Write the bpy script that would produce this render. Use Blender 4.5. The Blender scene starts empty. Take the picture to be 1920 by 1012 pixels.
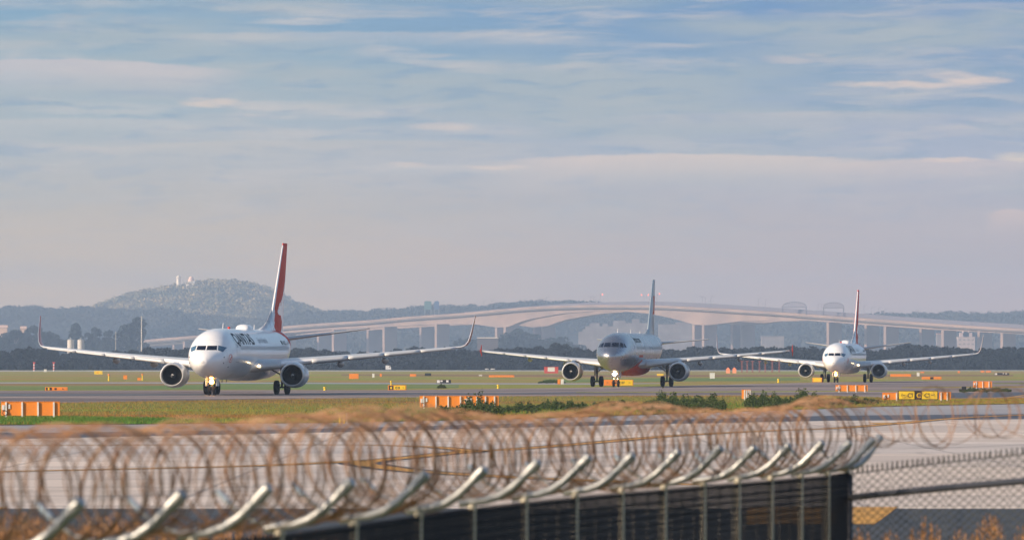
import bpy, bmesh, math, random
import numpy as np
from mathutils import Vector, Matrix, Euler
random.seed(7); RNG = np.random.default_rng(7)
scene = bpy.context.scene
COL = scene.collection
F = 10667.0          # focal length in photograph pixels (1920 wide)
H = 2.45             # eye height above the taxiway
HAZE_D = 1.3e-4
HZ = 682.0           # horizon row

# ------------------------------------------------------------------ camera
cam = bpy.data.cameras.new("camera")
camo = bpy.data.objects.new("camera", cam); COL.objects.link(camo)
cam.sensor_width = 36.0
cam.lens = F / 1920.0 * 36.0
cam.shift_y = (HZ - 506.0) / 1920.0
cam.clip_start = 0.5; cam.clip_end = 30000.0
camo.location = (0, 0, H); camo.rotation_euler = (math.radians(90), 0, 0)
cam.dof.use_dof = True; cam.dof.focus_distance = 520.0; cam.dof.aperture_fstop = 5.0
scene.camera = camo
scene.render.resolution_x = 1024; scene.render.resolution_y = 539

# ------------------------------------------------------------------ sun, sky
SUN_EL = math.radians(23.0)
SUN_AZ = math.radians(-118.0)       # clockwise from +Y: low in the left, behind the camera
sd = bpy.data.lights.new("sun", 'SUN'); sd.energy = 5.0; sd.angle = math.radians(0.6)
sd.color = (1.0, 0.78, 0.56)
so = bpy.data.objects.new("sun", sd); COL.objects.link(so)
to_sun = Vector((math.sin(SUN_AZ) * math.cos(SUN_EL), math.cos(SUN_AZ) * math.cos(SUN_EL), math.sin(SUN_EL)))
so.rotation_euler = to_sun.to_track_quat('Z', 'Y').to_euler()
so.location = (-60, -60, 60)

world = bpy.data.worlds.new("World"); scene.world = world; world.use_nodes = True
NT = world.node_tree; NT.nodes.clear()
class NB:
    """tiny node builder"""
    def __init__(s, nt): s.nt = nt
    def n(s, t, **k):
        x = s.nt.nodes.new(t)
        for a, b in k.items(): setattr(x, a, b)
        return x
    def put(s, sock, v):
        if v is None: return
        if hasattr(v, 'is_output') or isinstance(v, bpy.types.NodeSocket): s.nt.links.new(v, sock)
        else: sock.default_value = v
    def m(s, op, a, b=None, c=None, clamp=False):
        x = s.n('ShaderNodeMath', operation=op); x.use_clamp = clamp
        s.put(x.inputs[0], a); s.put(x.inputs[1], b); s.put(x.inputs[2], c)
        return x.outputs[0]
    def mix(s, f, a, b, mode='MIX'):
        x = s.n('ShaderNodeMix', data_type='RGBA', blend_type=mode); x.clamp_factor = True
        s.put(x.inputs[0], f); s.put(x.inputs[6], a); s.put(x.inputs[7], b)
        return x.outputs[2]
    def step(s, v, a, b):
        x = s.n('ShaderNodeMapRange', interpolation_type='SMOOTHSTEP')
        s.put(x.inputs[0], v); x.inputs[1].default_value = a; x.inputs[2].default_value = b
        return x.outputs[0]
    def noise(s, vec, scale=1.0, detail=4.0, rough=0.5, dist=0.0):
        x = s.n('ShaderNodeTexNoise'); s.put(x.inputs['Vector'], vec)
        x.inputs['Scale'].default_value = scale; x.inputs['Detail'].default_value = detail
        x.inputs['Roughness'].default_value = rough; x.inputs['Distortion'].default_value = dist
        return x.outputs[0]
    def comb(s, x, y, z=0.0):
        c = s.n('ShaderNodeCombineXYZ'); s.put(c.inputs[0], x); s.put(c.inputs[1], y); s.put(c.inputs[2], z)
        return c.outputs[0]
    def ramp(s, v, stops):
        r = s.n('ShaderNodeValToRGB'); e = r.color_ramp.elements
        while len(e) < len(stops): e.new(0.5)
        for el, (p, c) in zip(e, stops): el.position = p; el.color = (*c, 1)
        s.put(r.inputs[0], v); return r.outputs[0]
def lin(r, g, b):
    f = lambda c: (c/255/12.92) if c/255 <= 0.04045 else ((c/255+0.055)/1.055)**2.4
    return (f(r), f(g), f(b))
B = NB(NT)
tc = B.n('ShaderNodeTexCoord')
sep = B.n('ShaderNodeSeparateXYZ'); NT.links.new(tc.outputs['Generated'], sep.inputs[0])
az = B.m('ARCTAN2', sep.outputs[0], sep.outputs[1])       # 0 straight ahead
el = sep.outputs[2]
sky = B.n('ShaderNodeTexSky', sky_type='NISHITA'); sky.sun_disc = False
sky.sun_elevation = SUN_EL; sky.sun_rotation = SUN_AZ
sky.air_density = 1.2; sky.dust_density = 2.0; sky.ozone_density = 2.0
skyc = B.mix(1.0, sky.outputs[0], (SKY_S := 0.130, SKY_S, SKY_S, 1), 'MULTIPLY')
# a bank of thin morning cloud and murk low over the horizon, all the way round
t = B.m('DIVIDE', el, 0.064, clamp=True)
left = B.ramp(t, [(0.0, lin(238, 196, 148)), (0.27, lin(226, 196, 160)), (0.41, lin(200, 188, 176)), (0.56, lin(180, 185, 194)), (0.78, lin(144, 174, 196)), (1.0, lin(114, 158, 198))])
right = B.ramp(t, [(0.0, lin(218, 176, 162)), (0.27, lin(200, 176, 174)), (0.41, lin(186, 178, 188)), (0.56, lin(166, 175, 201)), (0.78, lin(130, 158, 196)), (1.0, lin(94, 138, 196))])
base = B.mix(B.step(az, -0.085, 0.085), left, right)
wv = B.noise(B.comb(B.m('MULTIPLY', az, 30), B.m('MULTIPLY', el, 60)), 1.0, 3, 0.5)
elw = B.m('ADD', el, B.m('MULTIPLY', B.m('SUBTRACT', wv, 0.5), 0.0035))
st = B.noise(B.comb(B.m('MULTIPLY', az, 34), B.m('MULTIPLY', elw, 300)), 1.0, 6, 0.60, 0.3)
st2 = B.noise(B.comb(B.m('ADD', B.m('MULTIPLY', az, 90), 7.3), B.m('MULTIPLY', elw, 520)), 1.0, 5, 0.55, 0.2)
big = B.noise(B.comb(B.m('ADD', B.m('MULTIPLY', az, 14), 3.1), B.m('MULTIPLY', el, 95)), 1.0, 4, 0.5)
hi = B.step(el, 0.018, 0.046)
pinkish = (*lin(206, 199, 201), 1)
c1 = B.m('MULTIPLY', B.step(st, 0.44, 0.72), B.m('MULTIPLY_ADD', hi, 0.52, 0.14))
base = B.mix(c1, base, pinkish)
c2 = B.m('MULTIPLY', B.step(big, 0.42, 0.66), B.m('MULTIPLY_ADD', hi, 0.62, 0.18))
base = B.mix(c2, base, (*lin(164, 177, 190), 1))
dk = B.m('MULTIPLY', B.step(st2, 0.52, 0.30), B.m('MULTIPLY_ADD', hi, 0.40, 0.06))
base = B.mix(dk, base, (*lin(112, 150, 190), 1))
# separate sunlit streaks and cloud tops: (centre px, row, half width px, half height px, strength, colour)
def px_az(px): return (px - 960) / F
def px_el(py): return (HZ - py) / F
warm = (*lin(240, 214, 200), 1); pale = (*lin(214, 206, 206), 1)
edge_n = B.noise(B.comb(B.m('MULTIPLY', az, 220), B.m('MULTIPLY', el, 500)), 1.0, 5, 0.6)
def streak(base, px, py, hw, hh, s, colr, tilt=0.0):
    dx = B.m('DIVIDE', B.m('SUBTRACT', az, px_az(px)), hw / F)
    ec = B.m('ADD', B.m('MULTIPLY', B.m('SUBTRACT', edge_n, 0.5), 14.0 / F), B.m('MULTIPLY_ADD', dx, tilt / F, px_el(py)))
    dy = B.m('DIVIDE', B.m('SUBTRACT', el, ec), 1.5 * hh / F)
    d = B.m('ADD', B.m('MULTIPLY', dx, dx), B.m('MULTIPLY', dy, dy))
    k = B.m('MULTIPLY', B.m('MULTIPLY', B.step(d, 1.0, 0.0), s * 0.75), B.m('MULTIPLY_ADD', B.step(st2, 0.35, 0.6), 0.6, 0.4))
    return B.mix(k, base, colr)
def bank(base, px, py, hw, s, colr, fall=46.0, bump=8.0):
    """cloud with a crisp lumpy top at (px, py) fading away below"""
    dx = B.m('DIVIDE', B.m('SUBTRACT', az, px_az(px)), hw / F)
    dx2 = B.m('MULTIPLY', dx, dx)
    top = B.m('ADD', B.m('MULTIPLY_ADD', dx2, -bump / F, px_el(py)), B.m('MULTIPLY', B.m('SUBTRACT', edge_n, 0.5), 10.0 / F))
    below = B.m('SUBTRACT', top, el)
    k = B.m('MULTIPLY', B.step(below, -2.5 / F, 5.0 / F), B.step(below, fall / F, 0.0))
    k = B.m('MULTIPLY', B.m('MULTIPLY', k, B.step(dx2, 1.0, 0.15)), s)
    return B.mix(k, base, colr)
base = bank(base, 90, 112, 420, 0.75, (*lin(204, 196, 204), 1), 90, 30)
base = bank(base, 1290, 288, 420, 0.75, (*lin(224, 206, 200), 1), 80, 16)
base = bank(base, 1750, 301, 260, 0.5, (*lin(226, 204, 198), 1), 60, 4)
base = bank(base, 600, 262, 500, 0.35, (*lin(206, 196, 190), 1), 60, 8)
base = bank(base, 1500, 210, 420, 0.30, (*lin(206, 196, 204), 1), 50, 10)
base = bank(base, 700, 60, 460, 0.35, (*lin(206, 200, 204), 1), 40, 8)
base = bank(base, 820, 309, 210, 0.55, pale, 26, 4)
base = bank(base, 150, 222, 330, 0.35, pale, 40, 10)
base = bank(base, 1900, 392, 60, 0.5, (*lin(232, 200, 190), 1), 60, 12)
for a in ((395, 194, 70, 8, 0.8, warm), (200, 206, 190, 10, 0.5, pale), (520, 199, 150, 8, 0.45, pale), (560, 43, 110, 6, 0.6, pale),
          (825, 238, 80, 7, 0.5, warm), (1150, 29, 90, 7, 0.45, pale), (1830, 153, 80, 7, 0.95, warm, -2), (1700, 161, 190, 6, 0.7, warm, -3),
          (1780, 143, 60, 5, 0.6, warm), (1500, 112, 90, 8, 0.4, warm), (1650, 122, 130, 10, 0.35, pale), (1760, 301, 130, 4, 0.85, warm),
          (1905, 296, 55, 8, 1.0, (*lin(250, 226, 200), 1)), (1545, 298, 50, 4, 0.4, warm), (760, 310, 60, 4, 0.5, warm), (930, 314, 70, 4, 0.6, warm), (60, 8, 300, 12, 0.4, pinkish), (1800, 16, 200, 6, 0.4, pinkish, 3)):
    base = streak(base, *a)
mk = B.step(el, 0.30, 0.07)
base = B.mix(1.0, base, (0.97, 0.92, 0.81, 1), 'MULTIPLY')
final = B.mix(mk, skyc, base)
bg = B.n('ShaderNodeBackground'); NT.links.new(final, bg.inputs[0]); bg.inputs[1].default_value = 1.0
ow = B.n('ShaderNodeOutputWorld'); NT.links.new(bg.outputs[0], ow.inputs[0])

scene.view_settings.view_transform = 'Standard'; scene.view_settings.look = 'None'
scene.view_settings.gamma = 1.0; scene.view_settings.use_curve_mapping = False
scene.view_settings.exposure = 0.28
scene.render.engine = 'CYCLES'
scene.cycles.use_denoising = True
scene.cycles.max_bounces = 6
scene.cycles.volume_bounces = 0

# ------------------------------------------------------------------ helpers
def W(px, D, py=None, z=None):
    """the point at distance D that stands at photograph column px (row py, or height z)"""
    return Vector(((px - 960) / F * D, D, (H + (HZ - py) * D / F) if py is not None else (z or 0.0)))
def gD(py): return F * H / (py - HZ)
def G(px, py, z=0.0):
    D = gD(py); return Vector(((px - 960) / F * D, D, z))
def tag(o, label=None, cat=None, group=None, kind=None):
    if label: o['label'] = label
    if cat: o['category'] = cat
    if group: o['group'] = group
    if kind: o['kind'] = kind
    return o
def empty(name, loc=(0, 0, 0), rz=0.0):
    o = bpy.data.objects.new(name, None); COL.objects.link(o)
    o.location = loc; o.rotation_euler = (0, 0, rz); o.empty_display_size = 0.3
    return o
def mesh(name, V, Fc, mats, parent=None, fm=None, smooth=False, loc=None, rz=None):
    me = bpy.data.meshes.new(name)
    V = np.asarray(V, dtype=np.float32)
    if isinstance(Fc, np.ndarray):
        n, k = Fc.shape
        me.vertices.add(len(V)); me.vertices.foreach_set('co', V.ravel())
        me.loops.add(n * k); me.loops.foreach_set('vertex_index', Fc.astype(np.int32).ravel())
        me.polygons.add(n); me.polygons.foreach_set('loop_start', np.arange(n, dtype=np.int32) * k)
        me.polygons.foreach_set('loop_total', np.full(n, k, dtype=np.int32))
        me.update(calc_edges=True)
    else:
        me.from_pydata([tuple(map(float, v)) for v in V], [], [tuple(map(int, f)) for f in Fc]); me.update()
    for m in (mats if isinstance(mats, (list, tuple)) else [mats]): me.materials.append(m)
    if fm is not None: me.polygons.foreach_set('material_index', np.asarray(fm, dtype=np.int32))
    if smooth:
        me.polygons.foreach_set('use_smooth', np.ones(len(me.polygons), dtype=bool))
    me.update()
    o = bpy.data.objects.new(name, me); COL.objects.link(o)
    if parent is not None: o.parent = parent
    if loc is not None: o.location = loc
    if rz is not None: o.rotation_euler = (0, 0, rz)
    return o
def autosmooth(o, ang=40):
    bm = bmesh.new(); bm.from_mesh(o.data)
    for e in bm.edges:
        if len(e.link_faces) == 2 and e.calc_face_angle(0) > math.radians(ang): e.smooth = False
    bm.to_mesh(o.data); bm.free(); return o
class MB:
    """collects shapes, then builds ONE mesh object"""
    def __init__(s): s.v = []; s.f = []; s.m = []
    def add(s, V, Fc, mi=0):
        n = len(s.v); s.v += [tuple(v) for v in V]; s.f += [tuple(i + n for i in f) for f in Fc]; s.m += [mi] * len(Fc)
    def box(s, c, d, mi=0, rz=0.0):
        x, y, z = c; a, b, h = d[0] / 2, d[1] / 2, d[2] / 2
        cs, sn = math.cos(rz), math.sin(rz)
        V = [(x + i * a * cs - j * b * sn, y + i * a * sn + j * b * cs, z + k * h) for k in (-1, 1) for j in (-1, 1) for i in (-1, 1)]
        s.add(V, [(0, 2, 3, 1), (4, 5, 7, 6), (0, 1, 5, 4), (2, 6, 7, 3), (0, 4, 6, 2), (1, 3, 7, 5)], mi)
    def tube(s, pts, r, n=8, mi=0, cap=True):
        pts = [Vector(p) for p in pts]; rs = r if isinstance(r, (list, tuple)) else [r] * len(pts)
        V = []; Fc = []; up = None
        for i, p in enumerate(pts):
            d = (pts[min(i + 1, len(pts) - 1)] - pts[max(i - 1, 0)]).normalized()
            a = d.cross(Vector((0, 0, 1)) if abs(d.z) < 0.95 else Vector((1, 0, 0))).normalized()
            if up is not None and a.dot(up) < 0: a = -a
            up = a; b = d.cross(a).normalized()
            for k in range(n):
                t = 2 * math.pi * k / n; V.append(p + (a * math.cos(t) + b * math.sin(t)) * rs[i])
        for i in range(len(pts) - 1):
            for k in range(n):
                k2 = (k + 1) % n; Fc.append((i * n + k, i * n + k2, (i + 1) * n + k2, (i + 1) * n + k))
        if cap:
            Fc.append(tuple(range(n - 1, -1, -1))); Fc.append(tuple((len(pts) - 1) * n + k for k in range(n)))
        s.add(V, Fc, mi)
    def lathe(s, prof, c=(0, 0, 0), axis='y', n=32, mi=0, mis=None, flat=0.0):
        """prof: list of (t, r) along the axis"""
        V = []; Fc = []
        for (t, r) in prof:
            for k in range(n):
                a = 2 * math.pi * k / n; p, q = r * math.cos(a), r * math.sin(a)
                if flat and q < 0: q *= (1 - flat)
                if axis == 'y': V.append((c[0] + p, c[1] + t, c[2] + q))
                elif axis == 'x': V.append((c[0] + t, c[1] + p, c[2] + q))
                else: V.append((c[0] + p, c[1] + q, c[2] + t))
        for i in range(len(prof) - 1):
            for k in range(n):
                k2 = (k + 1) % n
                Fc.append((i * n + k, i * n + k2, (i + 1) * n + k2, (i + 1) * n + k))
        base_i = len(s.f); s.add(V, Fc, mi)
        if mis:
            for i in range(len(prof) - 1):
                for k in range(n): s.m[base_i + i * n + k] = mis[i]
    def ball(s, c, r, n=12, mi=0):
        rr = r if isinstance(r, (tuple, list)) else (r, r, r)
        V = []; Fc = []; h = n // 2
        for i in range(h + 1):
            ph = math.pi * i / h
            for k in range(n):
                a = 2 * math.pi * k / n
                V.append((c[0] + rr[0] * math.sin(ph) * math.cos(a), c[1] + rr[1] * math.sin(ph) * math.sin(a), c[2] + rr[2] * math.cos(ph)))
        for i in range(h):
            for k in range(n):
                k2 = (k + 1) % n; Fc.append((i * n + k, (i + 1) * n + k, (i + 1) * n + k2, i * n + k2))
        s.add(V, Fc, mi)
    def build(s, name, mats, parent=None, smooth=False, loc=None, rz=None, sharp=None):
        o = mesh(name, s.v, s.f, mats, parent, s.m, smooth, loc, rz)
        if sharp: autosmooth(o, sharp)
        return o
def kids(o): return [c for c in list(bpy.data.objects) if c.parent == o]
def copy_tree(o, parent=None):
    c = o.copy(); COL.objects.link(c)
    if parent is not None: c.parent = parent
    for ch in kids(o): copy_tree(ch, c)
    return c
def pchip(xs, ys):
    xs = np.array(xs, float); ys = np.array(ys, float); h = np.diff(xs); d = np.diff(ys) / h
    m = np.zeros(len(xs))
    for i in range(1, len(xs) - 1):
        if d[i-1] * d[i] > 0:
            w1, w2 = 2 * h[i] + h[i-1], h[i] + 2 * h[i-1]; m[i] = (w1 + w2) / (w1 / d[i-1] + w2 / d[i])
    m[0], m[-1] = d[0], d[-1]
    def f(x):
        x = np.clip(x, xs[0], xs[-1]); i = np.clip(np.searchsorted(xs, x) - 1, 0, len(h) - 1)
        t = (x - xs[i]) / h[i]
        return ys[i]*(1+2*t)*(1-t)**2 + h[i]*m[i]*t*(1-t)**2 + ys[i+1]*t*t*(3-2*t) + h[i]*m[i+1]*t*t*(t-1)
    return f

# ------------------------------------------------------------------ materials
def mat(name, col, rough=0.6, metal=0.0, coat=0.0, noise=None, bump=None, emis=None, stretch=None, spec=None):
    """noise = (scale, amount 0..1, second colour or None)"""
    m = bpy.data.materials.new(name); m.use_nodes = True; nt = m.node_tree
    b = nt.nodes['Principled BSDF']; q = NB(nt)
    b.inputs['Base Color'].default_value = (*col, 1); b.inputs['Roughness'].default_value = rough
    b.inputs['Metallic'].default_value = metal; b.inputs['Coat Weight'].default_value = coat
    b.inputs['Coat Roughness'].default_value = 0.12
    if spec is not None: b.inputs['Specular IOR Level'].default_value = spec
    t = q.n('ShaderNodeTexCoord').outputs['Object']
    if stretch:
        mp = q.n('ShaderNodeMapping'); nt.links.new(t, mp.inputs[0]); mp.inputs['Scale'].default_value = stretch; t = mp.outputs[0]
    if noise:
        sc, am, c2 = noise
        c2 = c2 or tuple(c * 0.55 for c in col)
        f = q.noise(t, sc, 6, 0.6)
        k = q.m('MULTIPLY', q.step(f, 0.36, 0.66), am)
        nt.links.new(q.mix(k, (*col, 1), (*c2, 1)), b.inputs['Base Color'])
        nt.links.new(q.m('MULTIPLY_ADD', f, 0.25, rough - 0.12), b.inputs['Roughness'])
    if bump:
        f = q.noise(t, bump[0], 5, 0.6); bp = q.n('ShaderNodeBump'); bp.inputs['Strength'].default_value = bump[1]
        bp.inputs['Distance'].default_value = bump[2] if len(bump) > 2 else 0.05
        nt.links.new(f, bp.inputs['Height']); nt.links.new(bp.outputs[0], b.inputs['Normal'])
    if emis:
        b.inputs['Emission Color'].default_value = (*emis[0], 1); b.inputs['Emission Strength'].default_value = emis[1]
    return m
M = {}
M['white'] = mat('white_aircraft_paint', (0.84, 0.84, 0.85), 0.28, 0, 0.6, noise=(0.35, 0.10, (0.66, 0.66, 0.67)))
M['red'] = mat('red_aircraft_paint', (0.80, 0.055, 0.022), 0.6, 0, 0.0, noise=(0.5, 0.25, (0.38, 0.02, 0.01)), spec=.25)
M['silver'] = mat('silver_aircraft_paint', (0.44, 0.43, 0.45), 0.28, 0.92, 0.0, noise=(0.4, 0.3, (0.48, 0.48, 0.50)))
M['wing'] = mat('wing_grey_paint', (0.58, 0.59, 0.60), 0.33, 0.1, 0.3, noise=(0.6, 0.3, (0.48, 0.49, 0.5)))
M['orange'] = mat('orange_aircraft_paint', (0.66, 0.075, 0.02), 0.5, 0, 0.0, noise=(0.6, 0.2, None), spec=.2)
M['lip'] = mat('polished_metal', (0.66, 0.66, 0.66), 0.32, 0.45)
M['black'] = mat('black_rubber', (0.007, 0.007, 0.009), 0.8, noise=(3.0, 0.3, (0.015, 0.015, 0.015)), spec=.2)
M['fan'] = mat('fan_titanium', (0.05, 0.05, 0.055), 0.45, 0.6)
M['duct'] = mat('dark_inlet_duct', (0.03, 0.03, 0.035), 0.6)
M['glass'] = mat('cockpit_glass', (0.006, 0.010, 0.025), 0.2, 0.0, 0.0, spec=.25)
M['glassb'] = mat('side_cockpit_glass', (0.05, 0.12, 0.20), 0.12, 0.0, 0.6)
M['cabin'] = mat('cabin_window_glass', (0.40, 0.39, 0.38), 0.4)
M['ink'] = mat('dark_lettering', (0.008, 0.010, 0.022), 0.7, spec=0.1)
M['inkg'] = mat('grey_lettering', (0.25, 0.27, 0.32), 0.4)
M['gear'] = mat('landing_gear_steel', (0.22, 0.22, 0.23), 0.45, 0.5, noise=(4.0, 0.6, (0.06, 0.06, 0.06)))
M['rim'] = mat('wheel_rim', (0.35, 0.35, 0.36), 0.45, 0.4)
M['lamp'] = mat('landing_lamp', (1, 0.9, 0.7), 0.3, emis=((1.0, 0.42, 0.08), 34.0))
M['lamp2'] = mat('white_landing_lamp', (1, 0.9, 0.7), 0.3, emis=((1.0, 0.80, 0.45), 40.0))
def fus_paint():
    m = mat('white_fuselage_paint', (0.84, 0.84, 0.85), 0.28, 0, 0.6); nt = m.node_tree; q = NB(nt); b = nt.nodes['Principled BSDF']
    t = q.n('ShaderNodeTexCoord').outputs['Object']; s = q.n('ShaderNodeSeparateXYZ'); nt.links.new(t, s.inputs[0])
    ln = q.m('MULTIPLY', q.m('LESS_THAN', q.m('FRACT', q.m('DIVIDE', s.outputs[1], 2.35)), .014), .45)
    l2 = q.m('MULTIPLY', q.m('LESS_THAN', q.m('FRACT', q.m('DIVIDE', q.m('ADD', s.outputs[2], .22), .93)), .022), .22)
    mp = q.n('ShaderNodeMapping'); nt.links.new(t, mp.inputs[0]); mp.inputs['Scale'].default_value = (1, .25, 1.4)
    g = q.m('MULTIPLY', q.step(q.noise(mp.outputs[0], 1.6, 5, .6), .45, .75), q.m('MULTIPLY_ADD', q.step(s.outputs[2], 3.0, 1.4), .35, .08))
    c = q.mix(q.m('MAXIMUM', ln, l2), (.84, .84, .85, 1), (.42, .42, .44, 1)); c = q.mix(g, c, (.50, .47, .43, 1))
    nt.links.new(c, b.inputs['Base Color']); return m
M['fusw'] = fus_paint()
M['wlamp'] = mat('wing_root_lamp', (1, .9, .7), .3, emis=((1.0, .72, .38), 9.0))
M['finsilver'] = mat('fin_silver_paint', (.36, .43, .49), .35, .4, .1)
M['under'] = mat('belly_grey_paint', (0.40, 0.41, 0.43), 0.4, 0.0, 0.2, noise=(0.5, 0.4, (0.3, 0.3, 0.32)))

# ------------------------------------------------------------------ airliners
def inpoly(px, py, poly):
    c = False; n = len(poly); j = n - 1
    for i in range(n):
        xi, yi = poly[i]; xj, yj = poly[j]
        if (yi > py) != (yj > py) and px < (xj - xi) * (py - yi) / (yj - yi + 1e-12) + xi: c = not c
        j = i
    return c
def text_geo(s, size, shear=0.0, cuts=None, bold=0.0):
    cu = bpy.data.curves.new('t', 'FONT'); cu.body = s; cu.size = size; cu.shear = shear; cu.offset = bold
    cu.align_x = 'LEFT'; cu.resolution_u = 4
    o = bpy.data.objects.new('t', cu); COL.objects.link(o)
    bpy.context.view_layer.update()
    me = o.to_mesh(); bm = bmesh.new(); bm.from_mesh(me); o.to_mesh_clear()
    bpy.data.objects.remove(o); bpy.data.curves.remove(cu)
    bmesh.ops.triangulate(bm, faces=bm.faces)
    for v in (cuts or []):
        bmesh.ops.bisect_plane(bm, geom=bm.verts[:] + bm.edges[:] + bm.faces[:], plane_co=(0, v, 0), plane_no=(0, 1, 0))
    bmesh.ops.triangulate(bm, faces=bm.faces)
    V = [(v.co.x, v.co.y) for v in bm.verts]; Fc = [tuple(v.index for v in f.verts) for f in bm.faces]
    bm.free(); return V, Fc

def foil(n=14, t=0.12, camber=0.015):
    P = []
    xs = [(1 - math.cos(math.pi * i / n)) / 2 for i in range(n + 1)]
    yt = lambda x: 5 * t * (0.2969 * math.sqrt(x) - 0.126 * x - 0.3516 * x * x + 0.2843 * x ** 3 - 0.1036 * x ** 4)
    for x in reversed(xs): P.append((x, yt(x) + camber * math.sin(math.pi * x)))
    for x in xs[1:-1]: P.append((x, -yt(x) + camber * math.sin(math.pi * x)))
    return P
def loft(name, secs, mats, parent, side=1, vertical=False, nspan=1, fmf=None, n=14, mi_lead=None):
    """secs: (span, yLE, chord, z, t[, cant deg]) ; side = +1/-1 mirrors x"""
    out = []
    for a, b in zip(secs[:-1], secs[1:]):
        for i in range(nspan): out.append([a[k] + (b[k] - a[k]) * i / nspan for k in range(len(a))])
    out.append(list(secs[-1]))
    V = []; np_ = 2 * n
    for s in out:
        cant = math.radians(s[5]) if len(s) > 5 else 0.0
        P = foil(n, s[4], 0.0 if vertical else 0.012)
        for (u, w) in P:
            if vertical: V.append((w * s[2], s[1] + u * s[2], s[3]))
            else: V.append((side * (s[0] - math.sin(cant) * w * s[2]), s[1] + u * s[2], s[3] + math.cos(cant) * w * s[2]))
    Fc = []; fm = []
    for i in range(len(out) - 1):
        for k in range(np_):
            k2 = (k + 1) % np_; Fc.append((i * np_ + k, i * np_ + k2, (i + 1) * np_ + k2, (i + 1) * np_ + k))
            if fmf:
                u = (V[i*np_+k][1] + V[i*np_+k2][1]) / 2; s = out[i]
                fm.append(fmf((u - s[1]) / s[2], (out[i][3] + out[i+1][3]) / 2, (u)))
            elif mi_lead is not None:
                fm.append(mi_lead if (n - 2 <= k <= n + 1 if n > 8 else n - 1 <= k <= n) else 0)
            else: fm.append(0)
    Fc.append(tuple(range(np_))); Fc.append(tuple(len(V) - 1 - k for k in range(np_))); fm += [fm[0] if fm else 0, fm[-1] if fm else 0]
    o = mesh(name, V, Fc, mats, parent, fm, True); autosmooth(o, 50); return o

class Body:
    def __init__(s, st, zc):
        y, w, tp, bt = zip(*st); s.w = pchip(y, w); s.t = pchip(y, tp); s.b = pchip(y, bt); s.L = y[-1]
        zy, zz = zip(*zc); s.c = pchip(zy, zz)
    def pt(s, y, a):
        w, t, b, c = float(s.w(y)), float(s.t(y)), float(s.b(y)), float(s.c(y)); sn = math.sin(a)
        return (w * math.cos(a), y, c + ((t - c) if sn > 0 else (c - b)) * sn)
    def xat(s, y, z):
        w, t, b, c = float(s.w(y)), float(s.t(y)), float(s.b(y)), float(s.c(y)); h = (t - c) if z > c else (c - b)
        return w * math.sqrt(max(0.0, 1 - ((z - c) / h) ** 2))
    def inside(s, x, z, y):
        w, t, b, c = float(s.w(y)), float(s.t(y)), float(s.b(y)), float(s.c(y))
        if w < 1e-6: return False
        h = (t - c) if z > c else (c - b); return (x / w) ** 2 + ((z - c) / max(h, 1e-6)) ** 2 < 1
    def yat(s, x, z):
        lo, hi = 0.0, 7.0
        for _ in range(40):
            m = (lo + hi) / 2
            if s.inside(x, z, m): hi = m
            else: lo = m
        return hi
def rot_grid(poly, nu, nv):
    pass
def front_patch(body, name, quad, m, parent, nu=8, nv=6, off=0.012):
    """quad: four (x, z) corners as seen from the front, laid on the nose"""
    V = []; Fc = []
    q = [Vector(p) for p in quad]
    for j in range(nv + 1):
        for i in range(nu + 1):
            u, v = i / nu, j / nv; p = (q[0] * (1 - u) + q[1] * u) * (1 - v) + (q[3] * (1 - u) + q[2] * u) * v
            y = body.yat(p.x, p.y); V.append((p.x * (1 + off * 0.6), y - off, p.y + off * 0.4))
    for j in range(nv):
        for i in range(nu): a = j * (nu + 1) + i; Fc.append((a, a + 1, a + nu + 2, a + nu + 1))
    return mesh(name, V, Fc, m, parent, None, True)
def side_patch(body, name, pts, m, parent, side=1, off=0.010, holes=None):
    V = [(side * (body.xat(y, z) + off), y, z) for y, z in pts]
    return mesh(name, V, [tuple(range(len(V)))], m, parent)
def side_text(body, name, s, size, y0, z0, m, parent, side=1, shear=0.0, bold=0.0, off=0.012, sx=1.0):
    cuts = [k * 0.09 * size for k in range(-3, 14)]
    V, Fc = text_geo(s, size, shear, cuts, bold)
    if side < 0:
        wmax = max(v[0] for v in V); V = [(wmax - v[0], v[1]) for v in V]
    V3 = [(side * (body.xat(y0 + x * sx, z0 + y) + off), y0 + x * sx, z0 + y) for x, y in V]
    return mesh(name, V3, Fc, m, parent)

def wheel(name, c, r, w, parent):
    b = MB()
    hw = w / 2
    b.lathe([(-hw * 0.55, r * 0.45), (-hw * 0.9, r * 0.56), (-hw, r * 0.78), (-hw * 0.82, r * 0.95), (-hw * 0.4, r), (hw * 0.4, r), (hw * 0.82, r * 0.95), (hw, r * 0.78), (hw * 0.9, r * 0.56), (hw * 0.55, r * 0.45), (hw * 0.35, 0.02)], c, 'x', 28, 0, [0]*9 + [1])
    b.lathe([(-hw * 0.35, 0.02), (-hw * 0.55, r * 0.45)], c, 'x', 28, 1)
    return b.build(name, [M['black'], M['rim']], parent, True, sharp=50)

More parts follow.
